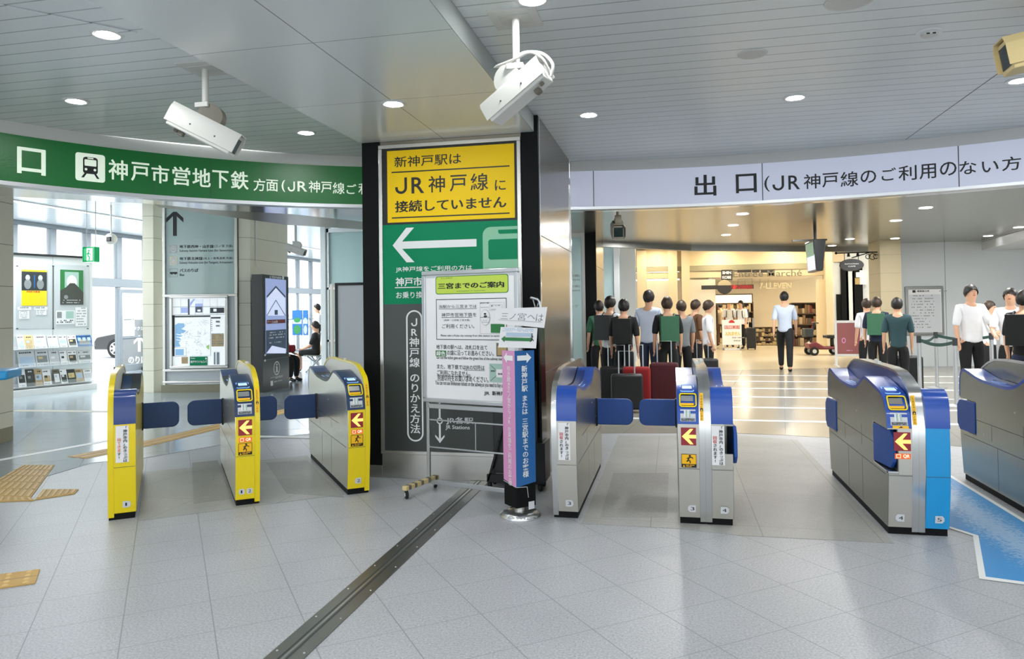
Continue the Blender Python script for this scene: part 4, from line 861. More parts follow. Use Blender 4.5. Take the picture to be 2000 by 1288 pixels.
# outside
b = MB().use('asphalt').box(-60, WX-.1, -5, 60, -.1, 0); struct(b.build('ground_outside', smooth=0))
b = MB().use('bldg').box(-48, -34, 18, 42.9, 0, 12); b.use('bldg_grey')
for z in (3.1, 4.6, 6.6): b.box(-34.02, -33.96, 26, 38, z, z+.35)
for y in range(27, 42, 3):
    for z in (2.2, 5.2): b.box(-34.02, -33.97, y, y+.5, z, z+.5)
tag(b.build('building', smooth=0), 'pale white building with grey stripes outside the left windows', 'building')
b = MB().use('bldg').box(-33.9, -24, 43, 60, 0, 12); b.use('bldg_grey')
for k in range(8):
    for z in range(6): b.box(-32+k*1.0, -31.3+k*1.0, 42.95, 43, 1.1+z*1.5, 2.2+z*1.5)
tag(b.build('building', smooth=0), 'pale building with a grid of windows seen beside the glass door', 'building')
b = MB().use('bldg_grey')
for k in range(24): b.tube([(-24+.6*k, 27, .9), (-23.4+.6*k, 27, 1.3)], .03, 4).tube([(-23.4+.6*k, 27, .9), (-24+.6*k, 27, 1.3)], .03, 4)
b.box(-24, -9.6, 26.97, 27.03, 1.3, 1.38).box(-24, -9.6, 26.97, 27.03, .82, .9)
for k in range(8): b.box(-24+2*k, -23.92+2*k, 26.96, 27.04, 0, 1.36)
tag(b.build('railing', smooth=0), 'pale lattice railing across the road outside the glass door', 'railing')
# car
CR = thing('car', 'black car parked outside the glass door', 'car', (-17.15, 22.2, 0))
pr2 = [(-2.3, .28), (-2.32, .55), (-2.2, .72), (-1.2, .88), (-.75, .95), (-.05, 1.40), (.35, 1.46), (1.2, 1.42), (1.75, 1.05), (2.25, .98), (2.3, .5), (2.25, .28)]
b = MB().use('car_paint').prism(pr2, 'y', -.85, .85); b.build('body', CR, smooth=25, bevel=.05, seg=3)
b = MB().use('dark_glass').prism([(-.62, .97), (-.02, 1.35), (.35, 1.40), (.42, .97)], 'y', -.865, .865).prism([(.5, .97), (.45, 1.40), (1.15, 1.37), (1.55, 1.02)], 'y', -.865, .865); b.build('window', CR, smooth=0)
b = MB().use('polished').box(-2.3, -2.0, -.84, -.45, .6, .72).box(-2.3, -2.0, .45, .84, .6, .72); b.build('headlight', CR, bevel=.02)
for x in (-1.4, 1.35):
    for y in (-.78, .78):
        b = MB(); b.M = Matrix.Translation((x, y, .33)) @ Matrix.Rotation(pi/2, 4, 'X'); b.use('tyre').lathe([(.2, -.11), (.32, -.11), (.33, -.08), (.33, .08), (.32, .11), (.2, .11)], n=28); b.use('alu').lathe([(.215, -.115), (.215, .115)], n=28); b.use('ink')
        for k in range(7):
            a_ = 2*pi*k/7; b.box(-.001, .001, 0, 0, 0, 0) if False else b.prism([(.10*cos(a_-.16), .10*sin(a_-.16)), (.19*cos(a_-.22), .19*sin(a_-.22)), (.19*cos(a_+.22), .19*sin(a_+.22)), (.10*cos(a_+.16), .10*sin(a_+.16))], 'z', -.117, .117)
        b.build('wheel', CR, smooth=30)
cn = thing('traffic_cone', 'faded traffic cone with a white band outside the glass door', 'traffic cone', AZ(250, 713)); b = MB().use('cone_red').box(-.19, .19, -.19, .19, 0, .04).lathe([(.15, .04), (.105, .25)], n=20).lathe([(.075, .39), (.03, .66), (0, .66)], n=20); b.build('cone', cn, smooth=40); b = MB().use('paper').lathe([(.106, .25), (.076, .39)], n=20); b.build('white_band', cn, smooth=40)
ab = thing('pavement_sign', 'dark teal pavement sign with white up arrow behind the door glass', 'sign', AZ(268, 722)); b = MB().use('sign_dark' if False else 'graphite').box(-.55, .35, 0, .05, .08, 1.35); g = Gr(b, (-.55, -.001, .08), (1, 0, 0), (0, 0, 1))
g.arrow('letter_white', .62, .85, .45, .17, .09, 90); g.text('letter_white', '神戸タクシー', .22, .98, .86, 1.08, 2, .02); g.text('letter_white', 'のりば', .28, .08, .86, .28, 2, .03); b.build('panel', ab, bevel=.01); b = MB().use('black').box(-.57, -.5, -.2, .25, 0, .08).box(.3, .37, -.2, .25, 0, .08); b.build('foot', ab)
# ---------------------------------------------------------------- tiled stone pillars
def tiled(name, poly, z0, z1, step, off=0., m='tile_beige', skirt=0.):
    b = MB(); c = V((sum(p[0] for p in poly)/len(poly), sum(p[1] for p in poly)/len(poly)));
    b.use('joint').prism([tuple(c+(V(p)-c)*.995) for p in poly], 'z', z0, z1)
    z = z0+off-step if off else z0
    if skirt: b.use('tile_shade').prism([tuple(c+(V(p)-c)*.985) for p in poly], 'z', z0, z0+skirt)
    while z < z1:
        a_, e_ = max(z+.004, z0+skirt), min(z+step-.004, z1)
        if e_ > a_: b.use(m).prism(poly, 'z', a_, e_)
        z += step
    o = b.build(name, smooth=0); struct(o); return o
p1, p0 = AZ(26, 860), AZ(0, 867); e = (p0-p1).normalized(); nn = V((-e.y, e.x, 0)); nn = nn if nn.y > 0 else -nn
tiled('wall_pillar_west', [tuple(x[:2]) for x in (p1, p1+e*1.3, p1+e*1.3+V((-.9, .9, 0)), p1+V((-.75, .62, 0)))], 0, 3.7, .5, .35, skirt=.17)
tiled('wall_partition_post', [(-9.82, 11.98), (-9.60, 12.0), (-9.62, 12.5), (-9.86, 12.5)], 0, 3.6, .42)
q3 = AY(563, 700, 13.95)
tiled('wall_pillar_hall', [(-8.075, 12.44), (-7.90, 12.55), (q3.x, 13.95), (q3.x-.35, 13.95), (-8.6, 13.0)], 0, 3.6, .42)
b = MB().use('white_paint'); q = AY(498, 500, 12.72)
b.tube([(q.x+.02, q.y, 3.58), (q.x+.02, q.y, AY(498, 508, 12.72).z)], .012).tube([(q.x+.02, q.y, AY(498, 508, 12.72).z), (q.x+.05, q.y-.03, AY(500, 520, 12.7).z), (q.x+.10, q.y-.02, AY(508, 525, 12.7).z), (q.x+.14, q.y-.02, 2.3)], .006)
tag(b.build('conduit', smooth=50), 'thin white conduit with loose cable running down the beige pillar above the information kiosk', 'conduit')
# blue lidded box on the west pillar
bb_ = thing('ticket_machine', 'corner of a light blue machine poking in at the left edge by the beige pillar', 'machine', (0, 0, 0)); q = AZ(14, 726, .98)
b = MB().use('sky_blue').prism([(q.x, q.y), (q.x-.5, q.y-.32), (q.x-.75, q.y+.08), (q.x-.25, q.y+.4)], 'z', .90, .985); b.build('lid', bb_, bevel=.02, seg=3); b = MB().use('post_blue').prism([(q.x-.40, q.y-.1), (q.x-.6, q.y-.25), (q.x-.75, q.y+.0), (q.x-.5, q.y+.2)], 'z', .0, .93); b.build('body', bb_, bevel=.01)
bb_.location.x -= .0
# ---------------------------------------------------------------- leaflet rack
RP_ = V((-11.908, 11.206, 0)); RE = V((.307, .952, 0)).normalized(); RN = RE.cross(V((0, 0, 1)))
def rf(x, y): p = AP(x, y, RP_, RN)-RP_; return p.dot(RE), p.z
def r6(x, y): return rf(x/3.3, 380+y/3.3)
def slab(b, P, E_, N_, a0, a1, d0, d1, z0, z1):
    vs = [P+E_*u+N_*d+V((0, 0, z)) for z in (z0, z1) for d in (d0, d1) for u in (a0, a1)]
    return b.add(vs, [(0, 2, 3, 1), (4, 5, 7, 6), (0, 1, 5, 4), (2, 6, 7, 3), (0, 4, 6, 2), (1, 3, 7, 5)])
RK = thing('leaflet_rack', 'tall pale grey display rack with posters above three leaflet shelves', 'display rack')
ur_ = r6(596, 800)[0]; zt_ = r6(400, 392)[1]
b = MB().use('panel_white'); slab(b, RP_, RE, RN, -1.2, ur_, -.12, -.002, .0, zt_-.04); b.use('ink'); slab(b, RP_, RE, RN, -1.2, ur_, -.13, .02, zt_-.04, zt_);
g = Gr(b, RP_, RE, (0, 0, 1)); u = r6(340, 600)[0]; g.line('ink_pale', [(u, .2), (u, zt_-.04)], .006, 1); g.line('ink_soft', [(u+.005, r6(340, 870)[1]), (u+.005, r6(340, 465)[1])], .02, 2)
b.use('frost'); u0_, v0_ = r6(103, 870); u1_, v1_ = r6(575, 460); g.rect('frost', u0_, v0_, u-.02, v1_, 1); g.rect('frost', u+.03, v0_, u1_, v1_, 1)
for x in (110, 342, 565):
    for y in (462, 866): p = r6(x, y); g.rect('ink_soft', p[0]-.02, p[1]-.01, p[0]+.02, p[1]+.01, 3)
b.build('back_panel', RK, smooth=0)
b = MB().use('white_paint'); slab(b, RP_, RE, RN, -1.2, ur_+.005, -.13, .16, .0, .12); b.build('base', RK, bevel=.005)
shelf_z = [r6(340, y)[1] for y in (988, 1100, 1222)]
for z in shelf_z:
    b = MB().use('clear_glass'); b.use('frost'); slab(b, RP_, RE, RN, -1.2, ur_-.02, 0, .13, z-.012, z); b.use('clear_glass'); slab(b, RP_, RE, RN, -1.2, ur_-.02, .125, .13, z, z+.07); b.build('shelf', RK, smooth=0)
def poster(label, a, c, draw, name='poster', cat='poster'):
    p, q = r6(*a), r6(*c); b = MB().use('paper'); slab(b, RP_, RE, RN, p[0], q[0], .004, .008, p[1], q[1])
    g = Gr(b, RP_+RN*.008, RE, (0, 0, 1)); draw(g, p[0], p[1], q[0], q[1]); tag(b.build(name, smooth=0), label, cat)
def dp1(g, u0, v0, u1, v1):
    w, h = u1-u0, v1-v0; g.rect('yellow', u0, v0, u1, v0+h*.42, 1); g.rect('graphite', u0, v0+h*.42, u1, v0+h*.95, 1); g.rect('yellow', u0, v0+h*.95, u1, v1, 1)
    for k in (.24, .74): g.ell('frost', u0+w*k, v0+h*.78, w*.09, h*.08, 2); g.ell('ink_pale', u0+w*k, v0+h*.6, w*.14, h*.14, 2)
    mini(g, 'red', u0+w*.2, 0, u1-w*.2, [v0+h*.37], h*.05, 2, 3, .9); g.rect('post_blue', u0+w*.48, v0+h*.5, u0+w*.53, v0+h*.85, 2)
def dp2(g, u0, v0, u1, v1):
    w, h = u1-u0, v1-v0; g.rect('leaf_green', u0, v0, u1, v1, 1); g.rect('mint', u0+w*.2, v0+h*.4, u1-w*.2, v1-h*.06, 2); g.ell('letter_white', u0+w*.5, v0+h*.65, w*.22, h*.2, 3)
    g.poly('panel_dark', [(u0, v0), (u1, v0), (u1, v0+h*.35), (u0+w*.8, v0+h*.5), (u0+w*.62, v0+h*.62), (u0+w*.42, v0+h*.62), (u0+w*.25, v0+h*.5), (u0, v0+h*.4)], 4); mini(g, 'frost', u0+w*.1, 0, u1-w*.1, [v0+h*.05, v0+h*.12], h*.03, 5, 5, .8); g.ell('ink_pale', u0+w*.25, v0+h*.22, w*.09, h*.06, 5)
poster('poster with dark top half, two grey figures and yellow bottom on the rack', (137, 718), (300, 490), dp1); poster('dark green poster with a mound-shaped silhouette on the rack', (385, 712), (535, 490), dp2)
def dpp(seed, n):
    def f(g, u0, v0, u1, v1):
        h = v1-v0; mini(g, 'ink_pale', u0+.02, 0, u1-.02, [v0+h*(k+.5)/n for k in range(n)], h/n*.5, 1, seed, .8)
    return f
def dq(g, u0, v0, u1, v1):
    w, h = u1-u0, v1-v0; g.rect('ink_pale', u0+w*.05, v0+h*.45, u0+w*.3, v1-h*.1, 1); g.rect('mint', u0+w*.52, v0+h*.4, u1-w*.05, v1-h*.05, 1)
    mini(g, 'ink_soft', u0+w*.05, 0, u1-w*.05, [v0+h*.1, v0+h*.22], h*.12, 1, 9, .6)
for lb, a_, c_, f in (('wide pale caption slip under the left poster on the rack', (112, 745), (200, 725), dpp(1, 1)), ('small square paper under the left poster, lower left', (122, 803), (188, 750), dpp(2, 5)), ('pale caption slip below the right corner of the yellow poster', (220, 745), (305, 725), dpp(3, 1)), ('small paper below the caption slip nearest the rack joint', (232, 778), (298, 747), dpp(4, 3)), ('picture sheet with maps and small print under the dark green poster', (360, 838), (480, 748), dq), ('white text sheet at the right below the dark green poster', (485, 850), (560, 728), dpp(6, 7))): poster(lb, a_, c_, f, 'paper_slip', 'paper')
cols = ['paper', 'goods_pale', 'paper_grey', 'ink_pale', 'pale_blue', 'panel_dark', 'tan', 'graphite']
ordn = ['first', 'second', 'third', 'fourth', 'fifth', 'sixth', 'seventh', 'eighth', 'ninth']
rows_ = [('top', shelf_z[0], 905, [(103, 147), (149, 203), (206, 290), (296, 365), (369, 421), (427, 483), (487, 580)]), ('middle', shelf_z[1], 1005, [(105, 215), (219, 302), (306, 372), (376, 424), (428, 485), (489, 580)]), ('bottom', shelf_z[2], 1125, [(105, 155), (160, 210), (215, 262), (266, 318), (335, 375), (380, 422), (426, 475), (478, 525), (530, 580)])]
rr = random.Random(4)
for nm, z, yt, items in rows_:
    for i, (x0, x1) in enumerate(items):
        u0_ = r6(x0, yt)[0]; u1_ = r6(x1, yt)[0]; h = r6(x0, yt)[1]-z-.003; w = u1_-u0_
        b = MB(); P = RP_+RN*.10+V((0, 0, z+.003)); tilt = (RN*-.09+V((0, 0, h))).normalized(); hh = h
        base = ['paper', 'paper', 'paper', 'paper_grey', 'paper', 'paper', 'paper_grey'][rr.randrange(7)] if nm != 'bottom' else ['paper', 'panel_dark', 'goods_pale', 'paper', 'bracket_dark', 'paper', 'graphite', 'goods_pale', 'paper'][i]
        if (nm, i) == ('top', 1): base = 'tan'
        if (nm, i) == ('top', 6): base = 'post_blue'
        nrm = RE.cross(tilt)
        vs = [P+RE*u+tilt*t-nrm*d for t in (0, hh) for d in (0, .012) for u in (u0_, u1_)]
        b.use(base).add(vs, [(0, 2, 3, 1), (4, 5, 7, 6), (0, 1, 5, 4), (2, 6, 7, 3), (0, 4, 6, 2), (1, 3, 7, 5)])
        g = Gr(b, P+RE*u0_, RE, tilt); acc = cols[rr.randrange(len(cols))]
        g.rect(acc, w*.1, hh*rr.uniform(.1, .4), w*.9, hh*rr.uniform(.55, .75), 1); mini(g, 'ink' if base != 'panel_dark' else 'paper', w*.1, 0, w*.9, [hh*.82], hh*.1, 1, i, .8); mini(g, 'ink_soft', w*.1, 0, w*.9, [hh*.06], hh*.05, 2, i+9, .7); g.rect(cols[rr.randrange(len(cols))], w*.2, hh*.45, w*.55, hh*.6, 2)
        if base == 'post_blue':
            for k in range(3): g.rect('pale_blue', w*(.05+.33*k), hh*.5, w*(.27+.33*k), hh*.8, 3)
        last = ' at the right end' if i == len(items)-1 else ''
        tag(b.build('leaflet', smooth=0), f'leaflet, {ordn[i]} from the left on the {nm} shelf of the rack{last}', 'leaflet', f'leaflets on the {nm} shelf')
# ---------------------------------------------------------------- glass partition with directions and the lit map
PP = V((-9.58, 12.014, 0)); PE = V((.9653, .261, 0)).normalized(); PN = PE.cross(V((0, 0, 1)))
def pf(x, y): p = AP(x, y, PP, PN)-PP; return p.dot(PE), p.z
def p2(x, y): return pf(310+x/6.441, 400+y/6.441)
def p3(x, y): return pf(325+x/6.44, 570+y/6.44)
PT = thing('glass_partition', 'grey-green glass partition with an up arrow and subway and bus directions', 'partition')
ua, ub = pf(319, 600)[0], pf(465, 600)[0]; zr_ = pf(390, 577)[1]
b = MB().use('steel'); slab(b, PP, PE, PN, ua, ua+.05, -.05, .04, 0, 3.58); slab(b, PP, PE, PN, ub-.05, ub, -.05, .04, 0, 3.58); slab(b, PP, PE, PN, ua, ub, -.05, .05, zr_-.03, zr_+.02)
z1_, z2_ = pf(320, 724)[1], pf(320, 747)[1]; slab(b, PP, PE, PN, ua, ub, -.05, .05, z1_-.02, z1_+.02); slab(b, PP, PE, PN, ua, ub, -.05, .05, z2_-.02, z2_+.02); b.build('frame', PT, bevel=.004)
b = MB().use('frost'); slab(b, PP, PE, PN, ua+.05, ub-.05, -.03, 0, .16, z2_-.02); slab(b, PP, PE, PN, ua+.05, ub-.05, -.03, .0, z2_, zr_); b.use('tile_shade'); slab(b, PP, PE, PN, ua-.02, ub+.02, -.06, .06, 0, .15); b.build('lower_panel', PT, smooth=0)
b = MB().use('glass_panel'); slab(b, PP, PE, PN, ua+.05, ub-.05, -.02, 0, zr_+.02, 3.58)
g = Gr(b, PP, PE, (0, 0, 1))
u, v = p2(203, 90); g.poly('ink', [(u-.032, v), (u+.032, v), (u+.16, v-.12), (u+.16, v-.205), (u+.036, v-.085), (u+.036, v-.46), (u-.036, v-.46), (u-.036, v-.085), (u-.16, v-.205), (u-.16, v-.12)], 2)
def TP(m, t, a_, c_, bold=0., l=2): T(g, p2, m, t, a_, c_, bold, l)
TP('ink', '地下鉄西神・山手線', (262, 549), (690, 505), .04); TP('ink', '(三ノ宮 方面)', (700, 543), (932, 503), .01); TP('ink_soft', 'Subway Seishin-Yamate Line (for Sannomiya)', (262, 602), (932, 560), .015)
TP('ink', '地下鉄北神線', (262, 700), (552, 657), .04); TP('ink', '(谷上・有馬温泉 方面)', (562, 695), (932, 657), .01); TP('ink_soft', 'Subway Hokushin Line (for Tanigami, Arimaonsen)', (262, 754), (932, 708), .015)
TP('ink', 'バスのりば', (265, 850), (497, 805), .04); TP('ink', 'Bus', (265, 898), (322, 868), .03)
for (a_, c_), m in ((((135, 608), (232, 508)), 'steel_dark'), (((138, 762), (232, 652)), 'brass_grey')):
    p, q = p2(*a_), p2(*c_); g.rrect(m, p[0], p[1], q[0], q[1], .015, 2); w, h = q[0]-p[0], q[1]-p[1]; g.rrect('frost', p[0]+w*.14, p[1]+h*.05, q[0]-w*.14, q[1]-h*.12, w*.3, 3); g.rrect(m, p[0]+w*.28, p[1]+h*.25, q[0]-w*.28, q[1]-h*.3, w*.08, 4); g.rect('frost', p[0]+w*.35, p[1]+h*.45, q[0]-w*.35, q[1]-h*.38, 5)
p, q = p2(138, 912), p2(238, 805); g.frame('ink_pale', p[0], p[1], q[0], q[1], .006, 2); w, h = q[0]-p[0], q[1]-p[1]; g.rrect('ink', p[0]+w*.05, p[1]+h*.38, q[0]-w*.05, q[1]-h*.4, .01, 3); g.ell('ink', p[0]+w*.27, p[1]+h*.36, w*.08, l=3); g.ell('ink', p[0]+w*.72, p[1]+h*.36, w*.08, l=3)
b.build('glass', PT, smooth=0)
MC = thing('map_case', 'lit city map in a steel frame on the glass partition', 'map case')
p, q = p3(55, 970), p3(785, 40); b = MB().use('steel'); w = .055
slab(b, PP, PE, PN, p[0], q[0], .0, .07, q[1]-w, q[1]); slab(b, PP, PE, PN, p[0], q[0], 0, .07, p[1], p[1]+w); slab(b, PP, PE, PN, p[0], p[0]+w, 0, .07, p[1]+w, q[1]-w); slab(b, PP, PE, PN, q[0]-w, q[0], 0, .07, p[1]+w, q[1]-w); b.build('frame', MC, bevel=.008)
p, q = p3(90, 932), p3(744, 88); b = MB().use('map_white'); slab(b, PP, PE, PN, p[0]-.02, q[0]+.02, .005, .03, p[1]-.02, q[1]+.02)
g = Gr(b, PP+PN*.03, PE, (0, 0, 1), dl=.002)
def RM(m, a_, c_, l=1): p, q = p3(*a_), p3(*c_); g.rect(m, p[0], p[1], q[0], q[1], l)
RM('graphite', (90, 812), (112, 298)); RM('graphite', (90, 322), (560, 298)); RM('map_line', (112, 814), (566, 318)); RM('map_white', (116, 812), (562, 322), 2)
for x in (188, 280, 372, 465, 556, 648): RM('map_line', (x-1, 290), (x+1, 92), 2)
RM('map_line', (92, 191), (742, 188), 2); RM('map_line', (92, 292), (742, 288), 2); RM('screen_dark', (280, 290), (300, 92), 2); RM('screen_light', (372, 188), (464, 95), 3); RM('screen', (372, 188), (464, 150), 4); RM('screen_dark', (375, 262), (460, 192), 3); RM('screen', (192, 268), (278, 200), 3); RM('ink_soft', (560, 270), (735, 200), 3); RM('map_white', (600, 250), (640, 215), 4); RM('map_white', (400, 250), (440, 225), 4)
g.poly('screen', [p3(*x) for x in ((305, 188), (372, 95), (345, 95), (305, 140))], 3)
g.poly('map_blue', [p3(*x) for x in ((118, 420), (160, 395), (235, 400), (240, 440), (200, 470), (260, 490), (230, 520), (190, 525), (215, 560), (170, 570), (200, 610), (165, 640), (190, 690), (118, 698))], 3)
for y in (530, 565, 600): g.poly('map_white', [p3(*x) for x in ((135, y), (215, y+12), (212, y+22), (132, y+8))], 4)
g.poly('map_green', [p3(*x) for x in ((505, 690), (550, 660), (550, 730), (525, 720))], 3)
rr = random.Random(11)
for k in range(150):
    x, y = rr.uniform(190, 555), rr.uniform(335, 800)
    if x > 270 or y < 690: w = rr.uniform(4, 22); RM(rr.choice(['map_line', 'map_line', 'ink_pale', 'mint']), (x, y+3), (x+w, y), 5)
for k in range(26):
    x, y = rr.uniform(240, 500), rr.uniform(340, 760); a_ = rr.uniform(0, pi); p, q = p3(x, y), p3(x+70*cos(a_), y+70*sin(a_)); g.line('map_line', [p, q], .004, 4)
p, q = p3(112, 812), p3(262, 698); g.rect('map_white', p[0], p[1], q[0], q[1], 6); g.frame('ink_pale', p[0], p[1], q[0], q[1], .006, 7); RM('map_blue', (125, 800), (230, 720), 7)
RM('map_line', (566, 750), (742, 746), 2); RM('goods_pale', (575, 690), (730, 525), 3); mini(g, 'map_line', p3(575, 0)[0], 0, p3(735, 0)[0], [p3(0, y)[1] for y in (545, 570, 600, 640, 670)], .02, 4, 3, .8); RM('ink_soft', (570, 340), (690, 318), 3)
for y in (355, 385, 410, 435, 460, 485): RM('ink_soft', (572, y+8), (584, y), 3)
RM('ink_pale', (630, 390), (680, 365), 3); RM('ink_pale', (630, 440), (680, 420), 3); RM('map_line', (605, 915), (625, 760), 3); RM('map_line', (640, 915), (675, 760), 3)
RM('goods_pale', (200, 905), (280, 820), 3); RM('sign_green', (303, 928), (527, 814), 3); T(g, p3, 'letter_white', '神戸サウナ&スパ', (312, 900), (518, 862), .04, 4); T(g, p3, 'letter_white', 'Kobe', (318, 845), (370, 828), .02, 4); RM('letter_white', (498, 852), (518, 828), 4)
b.build('map_sheet', MC, smooth=0)
# ---------------------------------------------------------------- information kiosk
KP = V((-7.45, 12.229, 0)); KE = V((-.107, .994, 0)).normalized(); KN = KE.cross(V((0, 0, 1)))
def kf(x, y): p = AP(x, y, KP, KN)-KP; return p.dot(KE), p.z
def k4(x, y): return kf(490+x/4.952, 520+y/4.952)
KI = thing('information_kiosk', 'tall black information kiosk with a lit screen', 'kiosk')
ue = kf(564, 650)[0]; zk = 2.21
b = MB().use('black'); slab(b, KP, KE, KN, 0, ue, -.21, 0, .0, zk); g = Gr(b, KP, KE, (0, 0, 1))
v = k4(250, 895)[1]; g.line('ink_pale', [(.02, v), (ue-.02, v)], .006, 1); u, v = k4(250, 988); g.ell('letter_white', u, v, .14, .135, 1); g.ell('black', u, v, .115, .115, 2); g.rect('letter_white', u-.028, v-.07, u+.028, v+.035, 3); g.ell('letter_white', u, v+.07, .03, .022, 3); g.rect('letter_white', u-.05, v+.02, u+.028, v+.035, 3); g.rect('letter_white', u-.05, v-.075, u+.05, v-.06, 3)
T(g, k4, 'letter_white', 'Information', (190, 1088), (308, 1052), .03); T(g, k4, 'letter_white', 'Information', (200, 118), (296, 97), .02);
for a_, c_ in (((183, 120), (190, 95)), ((303, 130), (320, 97)), ((190, 1162), (214, 1108))): p, q = k4(*a_), k4(*c_); g.rect('letter_white', p[0], p[1], q[0], q[1], 1)
T(g, k4, 'letter_white', '観光 案内所', (225, 1128), (305, 1096), .03); mini(g, 'letter_white', k4(222, 0)[0], 0, k4(306, 0)[0], [k4(0, 1142)[1]], .022, 1, 2, .85)
for y in (862, 915): p = k4(137, y); g.ell('letter_white', p[0], p[1], .035, .02, 1)
b.build('cabinet', KI, bevel=.008)
p, q = k4(143, 862), k4(337, 135); b = MB().use('screen'); slab(b, KP, KE, KN, p[0], q[0], .0, .006, p[1], q[1]); g = Gr(b, KP+KN*.006, KE, (0, 0, 1))
def RK_(m, a_, c_, l=1): p, q = k4(*a_), k4(*c_); g.rect(m, p[0], p[1], q[0], q[1], l)
g.poly('screen_light', [k4(*x) for x in ((150, 300), (238, 200), (330, 300), (330, 480), (150, 480))], 1); g.line('screen_dark', [k4(*x) for x in ((150, 300), (238, 200), (330, 300))], .04, 2); g.line('screen_dark', [k4(*x) for x in ((150, 480), (238, 330), (330, 480))], .02, 2); RK_('screen_dark', (225, 472), (255, 425), 3)
RK_('red_dim', (150, 560), (330, 515), 2); RK_('screen_dark', (143, 862), (337, 610), 1); T(g, k4, 'letter_white', 'アール&森', (152, 556), (256, 524), .02, 3); mini(g, 'letter_white', k4(165, 0)[0], 0, k4(320, 0)[0], [k4(0, y)[1] for y in (665, 690, 720, 770)], .03, 2, 8, .55); g.poly('screen_light', [k4(*x) for x in ((145, 845), (200, 770), (335, 800), (335, 845))], 2)
b.build('screen', KI, smooth=0)
# hanging things
xs = thing('exit_sign', 'green hanging emergency exit sign near the window wall', 'exit sign'); a0, a1 = AY(170, 513, 11), AY(190, 483, 11)
b = MB().use('exit_white').box(a0.x, a1.x+.02, 10.9, 11.02, a0.z, a1.z); g = Gr(b, (a0.x, 10.898, a0.z), (1, 0, 0), (0, 0, 1)); W_, H_ = a1.x-a0.x, a1.z-a0.z; g.frame('exit_green', 0, 0, W_+.02, H_, W_*.12, 1); g.rect('exit_green', W_*.05, 0, W_*.4, H_, 1); g.ell('exit_green', W_*.62, H_*.74, W_*.09, l=2); g.line('exit_green', [(W_*.6, H_*.66), (W_*.52, H_*.42), (W_*.7, H_*.3), (W_*.62, H_*.1)], W_*.12, 2); g.line('exit_green', [(W_*.35, H_*.5), (W_*.6, H_*.6), (W_*.8, H_*.46)], W_*.08, 2); b.use('exit_green').box(a1.x+.02, a1.x+.03, 10.9, 11.02, a0.z, a1.z); b.build('panel', xs, smooth=0)
b = MB().use('steel_dark');
for x in (a0.x+.03, a1.x-.0): b.tube([(x, 10.96, a1.z), (x, 10.96, 3.6)], .006, 6)
b.build('hanger', xs)
dc = thing('dome_camera', 'round dome camera hung in front of the left windows', 'security camera'); q = AY(217, 467, 12); b = MB().use('camera_white').tube([(q.x, q.y, q.z+.08), (q.x, q.y, 3.6)], .015); b.build('pole', dc); b = MB().use('camera_white').ball((q.x, q.y, q.z), .11, 14); b.build('dome', dc, smooth=60); b = MB().use('ink').box(q.x+.0, q.x+.10, q.y-.13, q.y-.08, q.z-.06, q.z+.03); b.use('camera_grey').box(q.x-.02, q.x+.12, q.y-.11, q.y-.07, q.z-.08, q.z+.05); b.build('lens', dc, bevel=.01)
q = AY(576, 488, 13.0)
cctv('white security camera hung in front of the beige pillar above the kiosk', (q.x+.02, 13.0, 3.6), q.z+.16, (.93, .12, -.34), .40, 'camera_white', .14, .15, plate=False, drop=.16)
# right part of the west hall: grey post, teal glass, white notice board
b = MB().use('panel_white'); a0, a1 = AY(630, 600, 16.2), AY(640, 600, 16.2); b.box(a0.x, a1.x, 16.1, 16.4, 0, 3.6); struct(b.build('trim_post', smooth=0, bevel=.01))
gp = thing('glass_partition', 'pale teal glass partition behind the white notice board', 'partition'); a1 = AY(640, 600, 16.2); b = MB().use('glass_teal').box(a1.x+.05, -5.5, 16.22, 16.25, .2, 3.45); b.build('glass', gp, smooth=0); b = MB().use('alu').box(a1.x, a1.x+.06, 16.15, 16.3, 0, 3.5);
for y in (564, 666): z = AY(645, y, 16.2).z; b.box(a1.x, -5.5, 16.15, 16.3, z-.03, z+.03)
b.box(a1.x, -5.5, 16.15, 16.3, 3.4, 3.5); b.build('frame', gp, bevel=.004)
nb_ = thing('notice_board', 'blank white notice board in a black frame left of the pillar', 'notice board'); Y = 12.6; a0, a1 = AY(656, 740, Y), AY(656, 553, Y); x1 = a0.x+1.3; zt_ = a1.z; w = .05
b = MB().use('paper_grey').box(a0.x+w, x1-w, Y, Y+.03, .35, zt_-w); b.build('board', nb_); b = MB().use('black').box(a0.x, x1, Y-.02, Y+.05, zt_-w, zt_).box(a0.x, a0.x+w, Y-.02, Y+.05, .1, zt_-w).box(x1-w, x1, Y-.02, Y+.05, .1, zt_-w).box(a0.x+w, x1-w, Y-.02, Y+.05, .3, .35); b.build('frame', nb_, bevel=.004)
b = MB().use('steel').box(a0.x-.11, a0.x-.06, Y, Y+.05, 0, zt_-.02); b.build('post', nb_); b = MB().use('black').box(a0.x-.02, a0.x+.06, Y-.3, Y+.3, 0, .1).box(x1-.06, x1+.02, Y-.3, Y+.3, 0, .1); b.build('foot', nb_)
